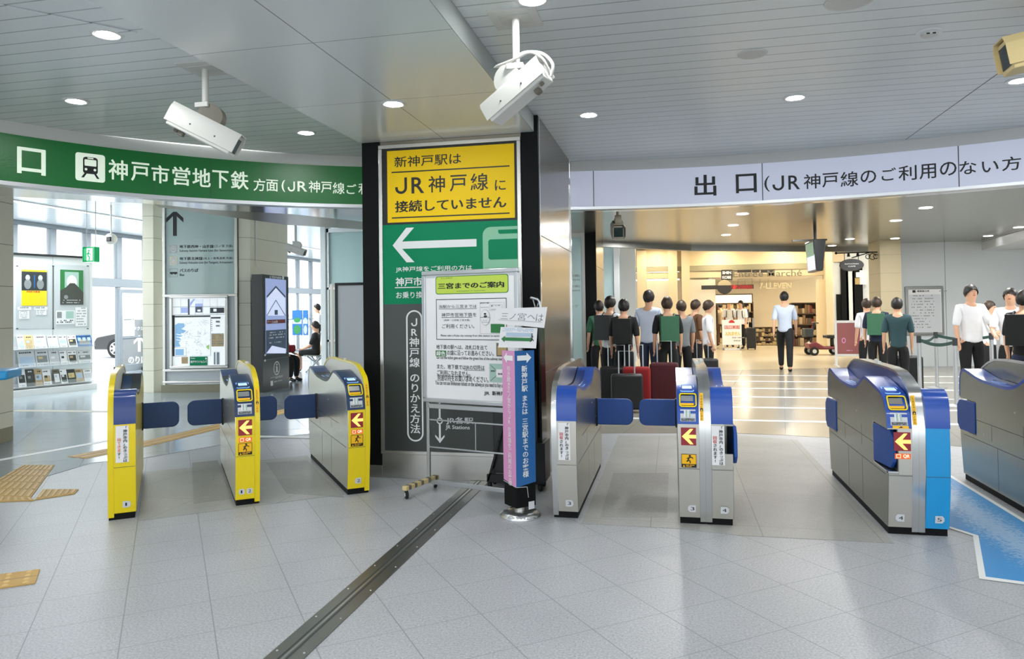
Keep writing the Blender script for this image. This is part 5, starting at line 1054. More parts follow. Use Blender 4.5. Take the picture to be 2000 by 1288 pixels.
# posters by the far windows
for lb, px0, px1, m in (('blue and green landscape poster on a stand by the far windows', 571, 590, 'leaf_green'), ('narrow blue poster on a stand behind the seated woman', 592, 601, 'screen')):
    p, q = AY(px0, 655, 20.5), AY(px1, 606, 20.5); t = thing('poster_stand', lb, 'poster', (0, 0, 0)); b = MB().use('post_blue').box(p.x, q.x, 20.5, 20.53, p.z, q.z); g = Gr(b, (p.x, 20.499, p.z), (1, 0, 0), (0, 0, 1)); W_, H_ = q.x-p.x, q.z-p.z; g.rect('pale_blue', W_*.05, H_*.45, W_*.95, H_*.62, 1); g.ell(m, W_*.5, H_*.22, W_*.36, H_*.18, 1); g.ell(m, W_*.5, H_*.6, W_*.34, H_*.1, 2); b.build('sheet', t, smooth=0); b = MB().use('alu').box(p.x+.02, p.x+.06, 20.53, 20.57, 0, q.z).box(q.x-.06, q.x-.02, 20.53, 20.57, 0, q.z).box(p.x, q.x, 20.3, 20.8, 0, .03); b.build('stand', t)
def seat(label, loc, rz):
    t = thing('waiting_seat', label, 'seat', loc, rz, 'waiting seats'); b = MB().use('steel_dark').prism([(-.22, .40), (-.24, .43), (.2, .415), (.24, .40), (.2, .39)], 'x', -.23, .23); b.build('seat', t, bevel=.008)
    b = MB().use('tan_shade').prism([(.2, .42), (.24, .41), (.34, .82), (.31, .83)], 'x', -.23, .23); b.build('backrest', t, bevel=.01)
    b = MB().use('alu').tube([(-.15, -.2, 0), (.15, .18, .39)], .018).tube([(.15, -.2, 0), (-.15, .18, .39)], .018).tube([(-.15, .22, 0), (.15, -.15, .39)], .018).tube([(.15, .22, 0), (-.15, -.15, .39)], .018); b.build('frame', t)
seat('waiting seat under the woman in black', (-8.75, 16.75, 0), radians(-80)); seat('waiting seat under the person in black trousers beside the kiosk', (-8.42, 14.45, 0), radians(75)); seat('waiting seat of the fair-haired woman facing away', (-9.05, 18.0, 0), radians(100))
# ================================================================ east hall and mall
mat('wall_grey', 'DADFE1', .35); mat('wall_teal', 'B9D2D4', .3); mat('mall_pale', 'D9D2C2', .5); mat('cafe_dark', '2E2B27', .4); mat('stone_beige', 'B9AC8C', .6, noise=.05, nscale=3); mat('maroon', '6E2634', .35); mat('poster_red', '9A5A5A', .5); mat('belt', '2C4A44', .6)
def bx(b, Y, px0, py0, px1, py1, d=.1, dy=0):
    p, q = AY(px0, py1, Y), AY(px1, py0, Y); return b.box(p.x, q.x, Y+dy, Y+dy+d, p.z, q.z)
# second pillar
P2 = -1.414; b = MB().use('brushed').box(-2.7, P2, 14.02, 15.6, 0, EC)
b.use('black_matte'); z = AY(1140, 437, 14).z; z2 = AY(1140, 451, 14).z; xi = AY(1144, 600, 14).x
b.box(-2.7, P2, 13.98, 14.02, z2, z).box(xi, P2+.002, 13.98, 14.03, 0, z2); b.use('steel').box(-2.7, xi, 13.99, 14.02, z2-.12, z2).box(xi-.06, xi, 13.985, 14.02, 0, z2-.12)
b.use('ink_soft').box(P2-.001, P2+.002, 14.05, 15.6, 2.3, 2.31); struct(b.build('wall_pillar_east', smooth=0, bevel=.004))
b = MB().use('glass_teal').box(-2.7, xi-.06, 13.995, 14.01, .2, z2-.12); g = Gr(b, (0, 13.995, 0), (1, 0, 0), (0, 0, 1))
def ff(x, y): p = AY(x, y, 13.995); return p.x, p.z
for t_, a_, c_ in (('三ノ宮 方面)', (1085, 543), (1133, 536)), ('Sannomiya)', (1090, 550), (1133, 544)), ('温泉 方面)', (1092, 563), (1133, 557)), ('Arimaonsen)', (1090, 571), (1133, 565)), ('コロッケ', (1095, 602), (1130, 595))): T(g, ff, 'ink_pale', t_, a_, c_, .01)
tag(b.build('glass_sign', smooth=0), 'pale glass direction panel in the black-framed far pillar', 'sign panel')
# walls of the mall
b = MB().use('wall_teal'); bx(b, 17.6, 1176, 470, 1209, 760, .04); b.use('white_paint'); bx(b, 17.6, 1203, 480, 1208, 760, .08, -.04)
tag(b.build('glass_screen', smooth=0), 'tall pale teal glass screen just right of the far pillar', 'glass screen')
b = MB().use('wall_grey'); bx(b, 20.5, 1150, 440, 1240, 740, .2); struct(b.build('wall_north_west', smooth=0))
FY = 26.0
b = MB().use('mall_wall'); bx(b, FY, 1225, 440, 1692, 523, .4); b.use('mall_stone'); bx(b, FY, 1225, 523, 1692, 546, .4, .03); b.use('joint'); bx(b, FY, 1225, 522, 1692, 523.4, .02, -.01)
b.use('mall_pale'); bx(b, FY, 1225, 546, 1397, 690, .4)
b.use('mall_wall');
for x0, x1 in ((1247, 1262), (1308, 1322), (1334, 1346)): bx(b, FY, x0, 490, x1, 700, .2, -.2)
bx(b, FY, 1600, 546, 1613, 700, .5, -.1); b.use('mall_stone'); bx(b, FY, 1613, 486, 1636, 700, .5, -.25); struct(b.build('wall_mall', smooth=0))
b = MB().use('mall_wall'); bx(b, 32, 1330, 440, 1700, 700, .2); struct(b.build('wall_north', smooth=0))
b = MB().use('ceil_warm'); p, q = AY(1397, 546, FY), AY(1613, 546, FY); b.box(p.x, q.x, FY+.4, 32, p.z+.1, p.z+.2); struct(b.build('ceiling_shop', smooth=0))
for lb, x0, x1, y0, y1, m, Yd in (('brown goods shelf at the left inside the warm shop', 1358, 1400, 596, 662, 'goods', 28.5), ('long brown goods shelf at the back of the warm shop', 1404, 1470, 590, 655, 'goods_pale', 30.5), ('goods shelf with red boxes at the right inside the shop', 1548, 1597, 592, 682, 'goods', 28.0), ('low counter of pale goods in the middle of the shop', 1475, 1540, 640, 680, 'goods_pale', 28.5)):
    p, q = AY(x0, y1, Yd), AY(x1, y0, Yd); t = thing('goods_shelf', lb, 'shop shelf', (0, 0, 0)); h = q.z
    b = MB().use('wood_dark').box(p.x, q.x, Yd+.35, Yd+.4, 0, h)
    for k in range(5): b.box(p.x, q.x, Yd, Yd+.4, k*h/4-.01, k*h/4+.02)
    b.box(p.x-.03, p.x, Yd, Yd+.4, 0, h).box(q.x, q.x+.03, Yd, Yd+.4, 0, h); b.build('rack', t, smooth=0)
    b = MB(); rr = random.Random(x0)
    for k in range(4):
        x = p.x+.02
        while x < q.x-.1:
            w = rr.uniform(.06, .16); b.use(rr.choice([m, m, 'goods_pale', 'wood_dark', 'red_dim' if 'red' in lb else 'tan'])).box(x, min(x+w-.01, q.x), Yd+.05, Yd+.33, k*h/4+.02, k*h/4+.02+rr.uniform(.4, .85)*h/4); x += w
    o = b.build('goods', t, smooth=0); o['kind'] = 'stuff'
# shop signs
t = thing('light_box', 'pale yellow lit box over the shop entrance', 'light box'); p, q = AY(1356, 593, 26.8), AY(1468, 576, 26.8); b = MB().use('mall_light').box(p.x, q.x, 26.8, 26.95, p.z, q.z); b.build('face', t, smooth=0); b = MB().use('wood_dark').box(p.x-.04, q.x+.04, 26.82, 27, p.z-.04, p.z).box(p.x-.04, q.x+.04, 26.82, 27, q.z, q.z+.04).box(q.x, q.x+.04, 26.82, 27, p.z, q.z); b.build('frame', t)
def sg(name, label, Y, px, m, draw=None, d=.06):
    p, q = AY(px[0], px[3], Y), AY(px[2], px[1], Y); b = MB()
    if m: b.use(m).box(p.x, q.x, Y, Y+d, p.z, q.z)
    g = Gr(b, (0, Y-.001, 0), (1, 0, 0), (0, 0, 1), dl=.004)
    if draw: draw(g, lambda x, y: (AY(x, y, Y).x, AY(x, y, Y).z))
    return tag(b.build(name, smooth=0), label, 'shop sign')
def d_(g, c): T(g, c, 'letter_white', 'SHIN', (1411, 536), (1428, 530), .03); T(g, c, 'letter_white', 'KOBE', (1411, 545), (1428, 539), .03)
sg('shop_sign', 'small black square sign with white capitals above the shop', 25.9, (1409, 527, 1430, 548), 'cafe_dark', d_)
def d_(g, c):
    T(g, c, 'bracket_dark', 'Entrée Marché', (1432, 542), (1566, 527), .012, 1); T(g, c, 'stone_beige', '7-ELEVEN', (1483, 565), (1546, 552), .03, 1)
    for x0, x1 in ((1440, 1467), (1469, 1483), (1486, 1513)): g.rect('cafe_dark', c(x0, 533)[0], c(x0, 533)[1], c(x1, 527)[0], c(x1, 527)[1], 0)
    for x in (1441, 1455, 1469, 1484, 1500): g.line('bracket_dark', [c(x, 545), c(x, 562)], .012, 1)
    g.line('bracket_dark', [c(1441, 546), (c(1470, 546)[0], c(1441, 546)[1])], .02, 1)
sg('shop_sign', 'row of metal shop-name letters over the warm shop entrance', 25.92, (0, 0, 1, 1), None, d_)
def d_(g, c):
    u, v = c(1415, 560); g.poly('cafe_dark', [(u+.26*cos(radians(a_)), v+.26*sin(radians(a_))) for a_ in range(180, 361, 12)], 1); g.poly('stone_beige', [(u+.22*cos(radians(a_)), v+.04+.19*sin(radians(a_))) for a_ in range(0, 181, 12)], 2); rr = random.Random(3)
    for k in range(10): x = 1428+4.2*k; g.text('red', 'らーめん日本料理弁当'[k], *c(x, 565), *c(x+4, 557), 3, .03)
sg('shop_sign', 'dark board with a round lower edge and red characters', 25.7, (1370, 556, 1472, 566), 'cafe_dark', d_)
# standing sign in front of the shop
sp_ = AZ(1430, 684); t = thing('standing_sign', 'white standing sign with red and yellow text before the shop', 'standing sign'); Y = sp_.y
p, q = AY(1411, 674, Y), AY(1448, 625, Y); b = MB().use('paper').box(p.x, q.x, Y, Y+.05, p.z, q.z); g = Gr(b, (0, Y-.001, 0), (1, 0, 0), (0, 0, 1), dl=.004)
c = lambda x, y: (AY(x, y, Y).x, AY(x, y, Y).z)
u, v = c(1429, 630); g.poly('red', [(u+.1*cos(radians(a_)), v-.02+.1*sin(radians(a_))) for a_ in range(0, 181, 15)], 1); p_, q_ = c(1415, 643), c(1445, 636); g.frame('red', p_[0], p_[1], q_[0], q_[1], .012, 1); T(g, c, 'red', '出口専用', (1417, 642), (1443, 637), .03); T(g, c, 'amber', '入れません', (1416, 656), (1446, 648), .05); mini(g, 'ink_pale', c(1417, 0)[0], 0, c(1445, 0)[0], [c(1430, y)[1] for y in (661, 667)], .05, 1, 3, .7); b.build('panel', t, smooth=0)
b = MB().use('paper_grey'); p, q = AY(1412, 684, Y), AY(1447, 674, Y)
for x in (p.x, q.x-.04): b.box(x, x+.04, Y, Y+.05, 0, q.z)
b.box(p.x, q.x, Y-.15, Y-.1, .0, .04).box(p.x, q.x, Y, Y+.05, .02, .06).box(p.x, p.x+.04, Y-.15, Y+.3, 0, .03).box(q.x-.04, q.x, Y-.15, Y+.3, 0, .03); b.build('legs', t, smooth=0)
# hanging monitor, security camera and cafe sign
t = thing('hanging_monitor', 'black double-sided monitor hung from the far ceiling with one lit side', 'monitor'); p, q = AY(1588, 530, 14), AY(1605, 468, 14)
b = MB().use('black').prism([(p.x+.04, p.z), (p.x+.15, p.z), (p.x+.21, q.z), (p.x, q.z)], 'y', 13.9, 14.75); b.build('case', t, bevel=.01); b = MB().use('lamp_soft' if False else 'screen_light'); n = .006
b.add([(p.x+.04-n, 13.95, p.z+.03), (p.x+.04-n, 14.7, p.z+.03), (p.x+.012-n, 14.7, q.z-.04), (p.x+.012-n, 13.95, q.z-.04)], [(0, 1, 2, 3)]); b.use('sign_green_pale').add([(p.x+.026-2*n, 13.95, (p.z+q.z)/2), (p.x+.026-2*n, 14.7, (p.z+q.z)/2), (p.x+.012-2*n, 14.7, q.z-.04), (p.x+.012-2*n, 13.95, q.z-.04)], [(0, 1, 2, 3)]); b.build('screen', t, smooth=0)
b = MB().use('black').tube([(p.x+.1, 14.3, q.z), (p.x+.1, 14.3, EC)], .03).box(p.x-.3, p.x+.3, 14.25, 14.35, q.z+.0, q.z+.03); b.build('bracket', t)
q = AY(1207, 450, 10.5); tt = cctv('dark security camera hung below the far ceiling beside the second pillar', (q.x, 10.5, EC), AY(1205, 428, 10.5).z, (.12, -.96, -.28), .36, 'bracket_dark', .20, .22, plate=False, body='bracket_dark', dark=True, drop=.15)
t = thing('hanging_sign', 'black oval sign with white capitals on a scrolled iron bracket', 'hanging sign'); oc = AY(1663, 518, 18.2); b = MB(); b.M = Matrix.Translation(oc) @ Matrix.Rotation(pi/2, 4, 'X') @ Matrix.Diagonal((1, .55, 1, 1)); b.use('cafe_dark').lathe([(.25, -.03), (.262, -.02), (.262, .02), (.25, .03)], n=36); b.M = Matrix.Identity(4)
g = Gr(b, (oc.x, 18.168, oc.z), (1, 0, 0), (0, 0, 1)); g.text('letter_white', 'ROTATION', -.15, .01, .15, .04, 1, .03); g.text('letter_white', 'CAFE', -.08, -.045, .08, -.015, 1, .03); b.build('plate', t, smooth=40)
x0 = AY(1633, 495, 18.2).x; zb_ = AY(1663, 494, 18.2).z; b = MB().use('black_matte').tube([(x0, 18.2, zb_), (4.69, 18.2, zb_)], .014).ball((x0, 18.2, zb_), .03, 8).tube([(oc.x-.15, 18.2, oc.z+.1), (oc.x-.15, 18.2, zb_)], .007).tube([(oc.x+.15, 18.2, oc.z+.1), (oc.x+.15, 18.2, zb_)], .007).tube([(4.1, 18.2, zb_-.12), (4.5, 18.2, zb_)], .012).tube([(4.69, 18.2, zb_-.4), (4.69, 18.2, zb_+.05)], .015)
for k, (cx_, r_) in enumerate(((4.55, .07), (4.62, .05), (4.45, .05))): b.tube([(cx_+r_*cos(a_*.5), 18.2, zb_-.1+r_*sin(a_*.5)) for a_ in range(12)], .009, 6)
for x in (oc.x-.06, oc.x+.14): b.prism([(x-.03, zb_-.09), (x+.03, zb_-.09), (x+.015, zb_), (x-.015, zb_)], 'y', 18.17, 18.23)
b.build('bracket', t, smooth=40)
# stone pillar by the cafe, cafe front
p0 = AY(1721, 600, 18.0); p1 = AY(1762, 600, 18.0)
tiled('wall_pillar_cafe', [(p0.x, 18), (p1.x, 18), (p1.x, 19.0), (p0.x, 19.0)], 0, 3.2, .42, .1, 'stone_beige')
CYY = 24.0; b = MB().use('wall_grey'); bx(b, CYY, 1634, 486, 1700, 712, .2, .1); b.use('mall_wall'); bx(b, CYY, 1628, 486, 1650, 512, .1); b.use('black_matte'); bx(b, CYY, 1646, 512, 1656, 690, .12); bx(b, CYY, 1668, 512, 1684, 690, .12); bx(b, CYY, 1636, 575, 1645, 660, .05, .04); b.use('wall_grey'); bx(b, CYY, 1656, 530, 1668, 690, .08); b.use('cafe_dark'); bx(b, CYY, 1656, 640, 1700, 695, .1); b.use('mall_light'); bx(b, CYY, 1672, 532, 1690, 542, .05, -.02); b.use('tan_shade'); bx(b, CYY, 1670, 543, 1690, 556, .05, -.02); struct(b.build('wall_cafe', smooth=0))
t_ = sg('menu_board', 'small tan and white menu board by the cafe doorway', 23.93, (1680, 528, 1692, 556), 'paper')
# east wall with fare board
RW = 19.05; b = MB().use('wall_grey'); p = AY(1750, 600, RW); b.box(p.x, 12, RW, RW+.2, 0, 3.3); b.use('ink_pale'); xj = AY(1847, 600, RW).x; b.box(xj, xj+.012, RW-.003, RW, 0, EC); struct(b.build('wall_east', smooth=0))
t = thing('fare_board', 'framed white fare table on the pale right wall', 'fare board'); Y = RW-.06; b = MB().use('steel_dark'); p, q = AY(1770, 655, Y), AY(1842, 559, Y); b.box(p.x, q.x, Y, Y+.06, p.z, q.z); b.build('frame', t, bevel=.01)
c = lambda x, y: (AY(x, y, Y-.01).x, AY(x, y, Y-.01).z); b = MB().use('paper'); p, q = AY(1776, 650, Y-.01), AY(1838, 565, Y-.01); b.box(p.x, q.x, Y-.01, Y, p.z, q.z); g = Gr(b, (0, Y-.011, 0), (1, 0, 0), (0, 0, 1), dl=.003); g.rect('ink', *c(1782, 572), *c(1788, 567), 1); T(g, c, 'ink', '運賃案内表', (1791, 571), (1815, 567), .03, 1); mini(g, 'ink_pale', c(1818, 0)[0], 0, c(1834, 0)[0], [c(1826, 570)[1]], .03, 1, 1, .7); g.rect('paper_grey', *c(1777, 650), *c(1837, 575), 1)
for k in range(12): mini(g, 'ink_pale', c(1780, 600)[0], 0, c(1826-(k > 8)*6, 600)[0], [c(1800, 579+5.6*k)[1]], .032, 2, k, .55)
b.build('table', t, smooth=0)
b = MB().use('white_paint'); p, q = AZ(1877, 483, EC), AZ(2000, 446, EC); e = (q-p).normalized(); b.prism([tuple(p[:2]), tuple((q+e*2)[:2]), (13, 10), (13, 23)], 'z', EC-.22, EC-.001); b.use('ink_soft').prism([tuple(p[:2]), tuple((q+e*2)[:2]), (13, 10)], 'z', EC-.03, EC-.02); struct(b.build('ceiling_bulkhead_east', smooth=0))
def pt_ceiling(i, x, y, warm=False):
    q = AZ(x, y, EC); t = thing('downlight', f'small recessed ceiling lamp {i}', 'ceiling light', (q.x, q.y, EC-.002), 0, 'small recessed lamps of the far ceiling'); b = MB().use('white_paint').lathe([(.09, -.006), (.11, 0)], n=20, caps=False); b.build('trim_ring', t); b = MB().use('lamp_soft').lathe([(.09, -.005), (0, -.005)], n=20); b.build('lamp', t)
for i, (x, y) in (('nearest the lower edge of the white band', (1808, 406)), ('second row, left of the nearest one', (1750, 431)), ('beside the bulkhead end on the right', (1875, 473)), ('above the beige cafe pillar', (1748, 466)), ('furthest right, over the people', (1990, 444)), ('close to the bulkhead, right side', (1930, 461)), ('above the oval cafe sign', (1660, 467)), ('between the oval sign and the hanging monitor', (1625, 480)), ('in the warm row, nearest the white band', (1450, 418)), ('in the middle of the warm row', (1432, 440)), ('last of the warm row, nearest the shop', (1418, 459))): pt_ceiling(i, x, y)
# belt posts
for lb, x, y in (('steel belt post right behind gate 4 and 5, nearest the fare board', 3.78, 12.55), ('steel belt post with its base beside the blue hood of gate 5', 4.0, 11.7), ('steel belt post in the second row under the fare board', 4.55, 14.2), ('steel belt post standing furthest right in the second row', 5.2, 13.6)):
    t = thing('belt_post', lb, 'belt barrier', (x, y, 0)); b = MB().use('alu').lathe([(.16, 0), (.16, .012), (.05, .03), (.03, .03)], n=24); b.build('base', t, smooth=40); b = MB().use('alu').tube([(0, 0, .02), (0, 0, .9)], .03, 14); b.build('pole', t, smooth=50); b = MB().use('graphite').tube([(0, 0, .88), (0, 0, .99)], .035, 14); b.build('head', t, smooth=50)
def belt(lb, a_, c_):
    b = MB().use('belt'); p, q = V(a_), V(c_); n = 10; b.grid([[p.lerp(q, k/n)+V((0, 0, -.06*sin(pi*k/n)+z)) for k in range(n+1)] for z in (-.025, .025)]); tag(b.build('barrier_belt', smooth=0), lb, 'belt')
belt('dark green belt between the two near belt posts', (3.78, 12.55, .93), (4.0, 11.7, .93)); belt('dark green belt running back from the post before the fare board', (3.78, 12.55, .93), (4.55, 14.2, .93)); belt('dark green belt of the second row of belt posts', (4.55, 14.2, .93), (5.2, 13.6, .93))
# red poster stand and scooter
sp_ = AZ(1634, 716); Y = sp_.y; t = thing('poster_stand', 'white standing frame with a faded red poster', 'poster stand'); p, q = AY(1632, 716, Y), AY(1697, 626, Y); zb_ = AY(1640, 692, Y).z
b = MB().use('white_paint').box(p.x, p.x+.05, Y, Y+.05, 0, q.z).box(q.x-.05, q.x, Y, Y+.05, 0, q.z).box(p.x+.05, q.x-.05, Y, Y+.05, q.z-.06, q.z).box(p.x+.05, q.x-.05, Y, Y+.05, zb_-.05, zb_).box(p.x, p.x+.05, Y-.25, Y+.25, 0, .03).box(q.x-.05, q.x, Y-.25, Y+.25, 0, .03); b.build('frame', t, bevel=.005); b = MB().use('poster_red').box(p.x+.05, q.x-.05, Y+.01, Y+.03, zb_, q.z-.06); g = Gr(b, (0, Y+.01, 0), (1, 0, 0), (0, 0, 1), dl=.003); c = lambda x, y: (AY(x, y, Y).x, AY(x, y, Y).z)
g.text('pink', 'O', *c(1644, 671), *c(1652, 660), 1, .02); mini(g, 'pink', c(1638, 0)[0], 0, c(1650, 0)[0], [c(1645, 686)[1]], .03, 1, 3, .8); b.build('poster', t, smooth=0)
sp_ = AZ(1612, 694); t = thing('mobility_scooter', 'dark red mobility scooter parked near the red poster stand', 'mobility scooter', (sp_.x, sp_.y, 0), radians(8)); b = MB().use('maroon').prism([(-.5, .18), (-.55, .34), (-.35, .42), (-.1, .26), (.25, .26), (.42, .34), (.46, .18)], 'y', -.25, .25); b.build('body', t, bevel=.04, seg=3)
b = MB().use('black').box(.0, .4, -.22, .22, .5, .6).prism([(.34, .58), (.44, .58), (.5, 1.0), (.42, 1.02)], 'y', -.21, .21); b.use('black').box(.15, .25, -.05, .05, .26, .5); b.build('seat', t, bevel=.03, seg=3); b = MB().use('black').tube([(-.42, 0, .38), (-.3, 0, .95)], .03).tube([(-.28, -.28, .96), (-.32, 0, .98), (-.28, .28, .96)], .018); b.build('handlebar', t, smooth=50); b = MB().use('graphite').box(-.62, -.38, -.18, .18, .55, .8); b.build('basket', t, bevel=.02)
for x in (-.4, .32):
    for y in (-.24, .24): b = MB(); b.M = Matrix.Translation((x, y, .13)) @ Matrix.Rotation(pi/2, 4, 'X'); b.use('tyre').lathe([(.06, -.045), (.12, -.045), (.13, -.03), (.13, .03), (.12, .045), (.06, .045)], n=18); b.use('alu').lathe([(.06, -.05), (.06, .05)], n=14); b.build('wheel', t, smooth=40)
# ================================================================ people
mat('skin', 'D9A98A', .5); mat('hair_black', '17130F', .5); mat('hair_brown', '3A2A1C', .5); mat('hair_fair', 'B9A27A', .5)
for n_, h_ in (('cloth_white', 'ECEEF2'), ('cloth_black', '121416'), ('cloth_navy', '1E2A44'), ('cloth_grey', '7E8488'), ('cloth_pale', 'C6D2E6'), ('cloth_brown', '6A4A2E'), ('cloth_green', '3A6B50'), ('cloth_red', '8A1016'), ('cloth_beige', 'C8B496'), ('cloth_teal', '2C4A50'), ('cloth_maroon', '47101A')): mat(n_, h_, .8, noise=.06, nscale=14)
mat('shoe', '151311', .5); mat('bag_black', '0F1112', .45)
def skinned(name, chains, m, parent, sub=2):
    """one continuous skinned surface; chains: lists of (point, rx, ry); shared points join"""
    idx = {}; vs = []; rad = []; ed = []
    for ch in chains:
        prev = None
        for p, rx, ry in ch:
            k = tuple(round(c, 4) for c in p)
            if k not in idx: idx[k] = len(vs); vs.append(k); rad.append((rx, ry))
            if prev is not None and prev != idx[k]: ed.append((prev, idx[k]))
            prev = idx[k]
    me = bpy.data.meshes.new(name); me.from_pydata(vs, ed, []); o = bpy.data.objects.new(name, me); COL.objects.link(o)
    o.modifiers.new('skin', 'SKIN').use_smooth_shade = True
    if sub: s = o.modifiers.new('sub', 'SUBSURF'); s.levels = sub; s.render_levels = sub
    sv = me.skin_vertices[0].data
    for i, r in enumerate(rad): sv[i].radius = r; sv[i].use_root = (i == 0)
    bpy.context.view_layer.update(); dg = bpy.context.evaluated_depsgraph_get(); nm = bpy.data.meshes.new_from_object(o.evaluated_get(dg))
    bpy.data.objects.remove(o); bpy.data.meshes.remove(me)
    nm.name = name; nm.materials.clear(); nm.materials.append(MATS[m]); nm.polygons.foreach_set('material_index', [0]*len(nm.polygons)); nm.polygons.foreach_set('use_smooth', [True]*len(nm.polygons))
    r = bpy.data.objects.new(name, nm); COL.objects.link(r); r.parent = parent; return r
def person(label, loc, rz, h=1.7, pose='stand', top='cloth_white', low='cloth_black', hair='hair_black', sleeve='short', shorts=False, skirt=False, ponytail=False, bag=None, arm=(0, 0), seed=0, group=None, long_hair=False):
    """faces -y before turning by rz"""
    k = h/1.7; rr = random.Random(seed); t = thing('person', label, 'person', loc, rz, group)
    sit = pose == 'sit'; walk = pose == 'walk'
    hz = .50 if sit else .91                                     # hip height
    def S(x, y, z): return (x*k, y*k, z*k)
    lean = .04 if sit else 0
    spine = [S(0, 0, hz), S(0, .005-lean*0, hz+.14), S(0, .01, hz+.33), S(0, .015, hz+.47), S(0, .0, hz+.555), S(0, -.012, hz+.63), S(0, -.02, hz+.71), S(0, -.012, hz+.775)]
    sr = [(.135, .10), (.125, .085), (.15, .10), (.12, .075), (.05, .05), (.078, .088), (.086, .100), (.058, .068)]
    chains = [[(p, a_*k, c*k) for p, (a_, c) in zip(spine, sr)]]
    legs = []; arms = []
    for s in (-1, 1):
        if sit: L = [S(s*.085, -.02, hz), S(s*.10, -.24, hz+.0), S(s*.10, -.43, hz-.01), S(s*.10, -.42, hz-.22), S(s*.10, -.40, .08), S(s*.10, -.44, .035), S(s*.105, -.56, .028)]
        else:
            f = (.16*s if walk else .015*s); L = [S(s*.085, 0, hz-.03), S(s*.095, -f*.6, .70), S(s*.095, -f*1.0-.015, .49), S(s*.095, -f*1.1+(.05 if walk and s < 0 else 0), .28), S(s*.095, -f*1.2+(.1 if walk and s < 0 else .02), .085), S(s*.095, -f*1.2+(.08 if walk and s < 0 else -.02), .04), S(s*.105, -f*1.2-.13+(.08 if walk and s < 0 else 0), .03)]
        legs.append(L)
        sw = (-.14*s if walk else 0)
        sh = S(s*.165, .015, hz+.47)
        if sit or arm[(s+1)//2] == 1: A = [sh, S(s*.21, -.06, hz+.30), S(s*.225, -.11, hz+.20), S(s*.19, -.22, hz+.14), S(s*.15, -.32, hz+.10), S(s*.14, -.36, hz+.09)]
        else: A = [sh, S(s*.20, .01-sw*.4, hz+.31), S(s*.215, .02-sw*.8, hz+.19), S(s*.22, -.01-sw*1.2, hz+.06), S(s*.22, -.05-sw*1.6, hz-.06), S(s*.22, -.06-sw*1.7, hz-.11)]
        arms.append(A)
    for L in legs: chains.append([(spine[0], .135*k, .10*k)]+[(p, r*k, r*k) for p, r in zip(L, (.085, .075, .055, .054, .036, .036, .03))])
    for s, A in zip((-1, 1), arms):
        chains.append([(spine[3], .12*k, .075*k)]+[(p, r*k, q*k) for p, r, q in zip(A, (.052, .046, .038, .036, .026, .034), (.05, .044, .036, .032, .022, .018))])
        w = V(A[-1]); d = (w-V(A[-2])).normalized(); side = V((0, 1, 0)) if not sit else V((1, 0, 0)); side = (side-d*side.dot(d)).normalized(); nn_ = d.cross(side)
        for j, ln in enumerate((.062, .074, .078, .07)):          # four fingers, curled a little
            r0_ = w+side*(.03-.02*j)*k*1.0; r1_ = r0_+d*ln*.55*k; r2_ = r1_+(d*.8+nn_*(.35*s)).normalized()*ln*.45*k
            chains.append([(A[-1], .034*k, .018*k), (tuple(r0_+d*.012), .009*k, .009*k), (tuple(r1_), .0085*k, .0085*k), (tuple(r2_), .007*k, .007*k)])
        th = w-d*.035*k+side*.035*k; chains.append([(A[-1], .034*k, .018*k), (tuple(th+d*.02*k), .0095*k, .0095*k), (tuple(th+d*.05*k+side*.012*k), .008*k, .008*k)])
    skinned('body', chains, 'skin', t, 2)
    # face, ears
    hc = V(S(0, -.02, hz+.70)); b = MB().use('skin').ball(hc+V((0, -.088*k, -.005*k)), .016*k, 8, (.8, 1.2, 1.3)).ball(hc+V((.075*k, 0, 0)), .022*k, 8, (.4, .8, 1.2)).ball(hc+V((-.075*k, 0, 0)), .022*k, 8, (.4, .8, 1.2)); b.use('paper')
    for s in (-1, 1): b.use('paper').ball(hc+V((s*.03*k, -.078*k, .020*k)), .010*k, 8, (1.2, .7, .6)); b.use('ink').ball(hc+V((s*.03*k, -.083*k, .020*k)), .0058*k, 6).box(hc.x+s*.03*k-.016*k, hc.x+s*.03*k+.016*k, hc.y-.082*k, hc.y-.07*k, hc.z+.04*k, hc.z+.046*k)
    b.use('red_dim').ball(hc+V((0, -.078*k, -.042*k)), .018*k, 8, (1.1, .5, .28)); b.build('face', t, smooth=60)
    # hair: a cap open at the face
    b = MB().use(hair); rows = []; n = 22
    for i in range(10):
        th = pi*i/13.7; row = []
        for j in range(n):
            ph = 2*pi*j/n; fr = max(0, -sin(ph)); bk = max(0, sin(ph)); r = 1.17+.10*rr.random()
            te = th*(1-.44*fr+.16*bk+(.08*rr.random() if i > 7 else 0)); zz = cos(te); ss = sin(te); row.append(hc+V((.078*k*r*ss*cos(ph), .012*k+.092*k*r*ss*sin(ph), .01*k+.098*k*r*zz)))
        rows.append(row)
    b.grid(rows, True)
    if ponytail: b.tube([hc+V((0, .09*k, .03*k)), hc+V((0, .14*k, 0)), hc+V((0, .13*k, -.1*k)), hc+V((0, .11*k, -.2*k))], [.03*k, .04*k, .035*k, .01*k], 10)
    if long_hair: b.tube([hc+V((0, .05*k, .02*k)), hc+V((0, .085*k, -.08*k)), hc+V((0, .08*k, -.2*k))], [.08*k, .085*k, .05*k], 12)
    b.build('hair', t, smooth=70)
    # clothes
    tc = [[(S(0, 0, hz-.08), .172*k, .137*k)]+[(p, (a_+.024+(.012 if a_ == .12 else 0))*k, (c+.024+(.02 if a_ == .12 else 0))*k) for p, (a_, c) in zip(spine[:4], sr[:4])]+[(S(0, .006, hz+.545), .084*k, .082*k)]]
    na = {'short': 3, 'long': 5, 'none': 1}[sleeve]
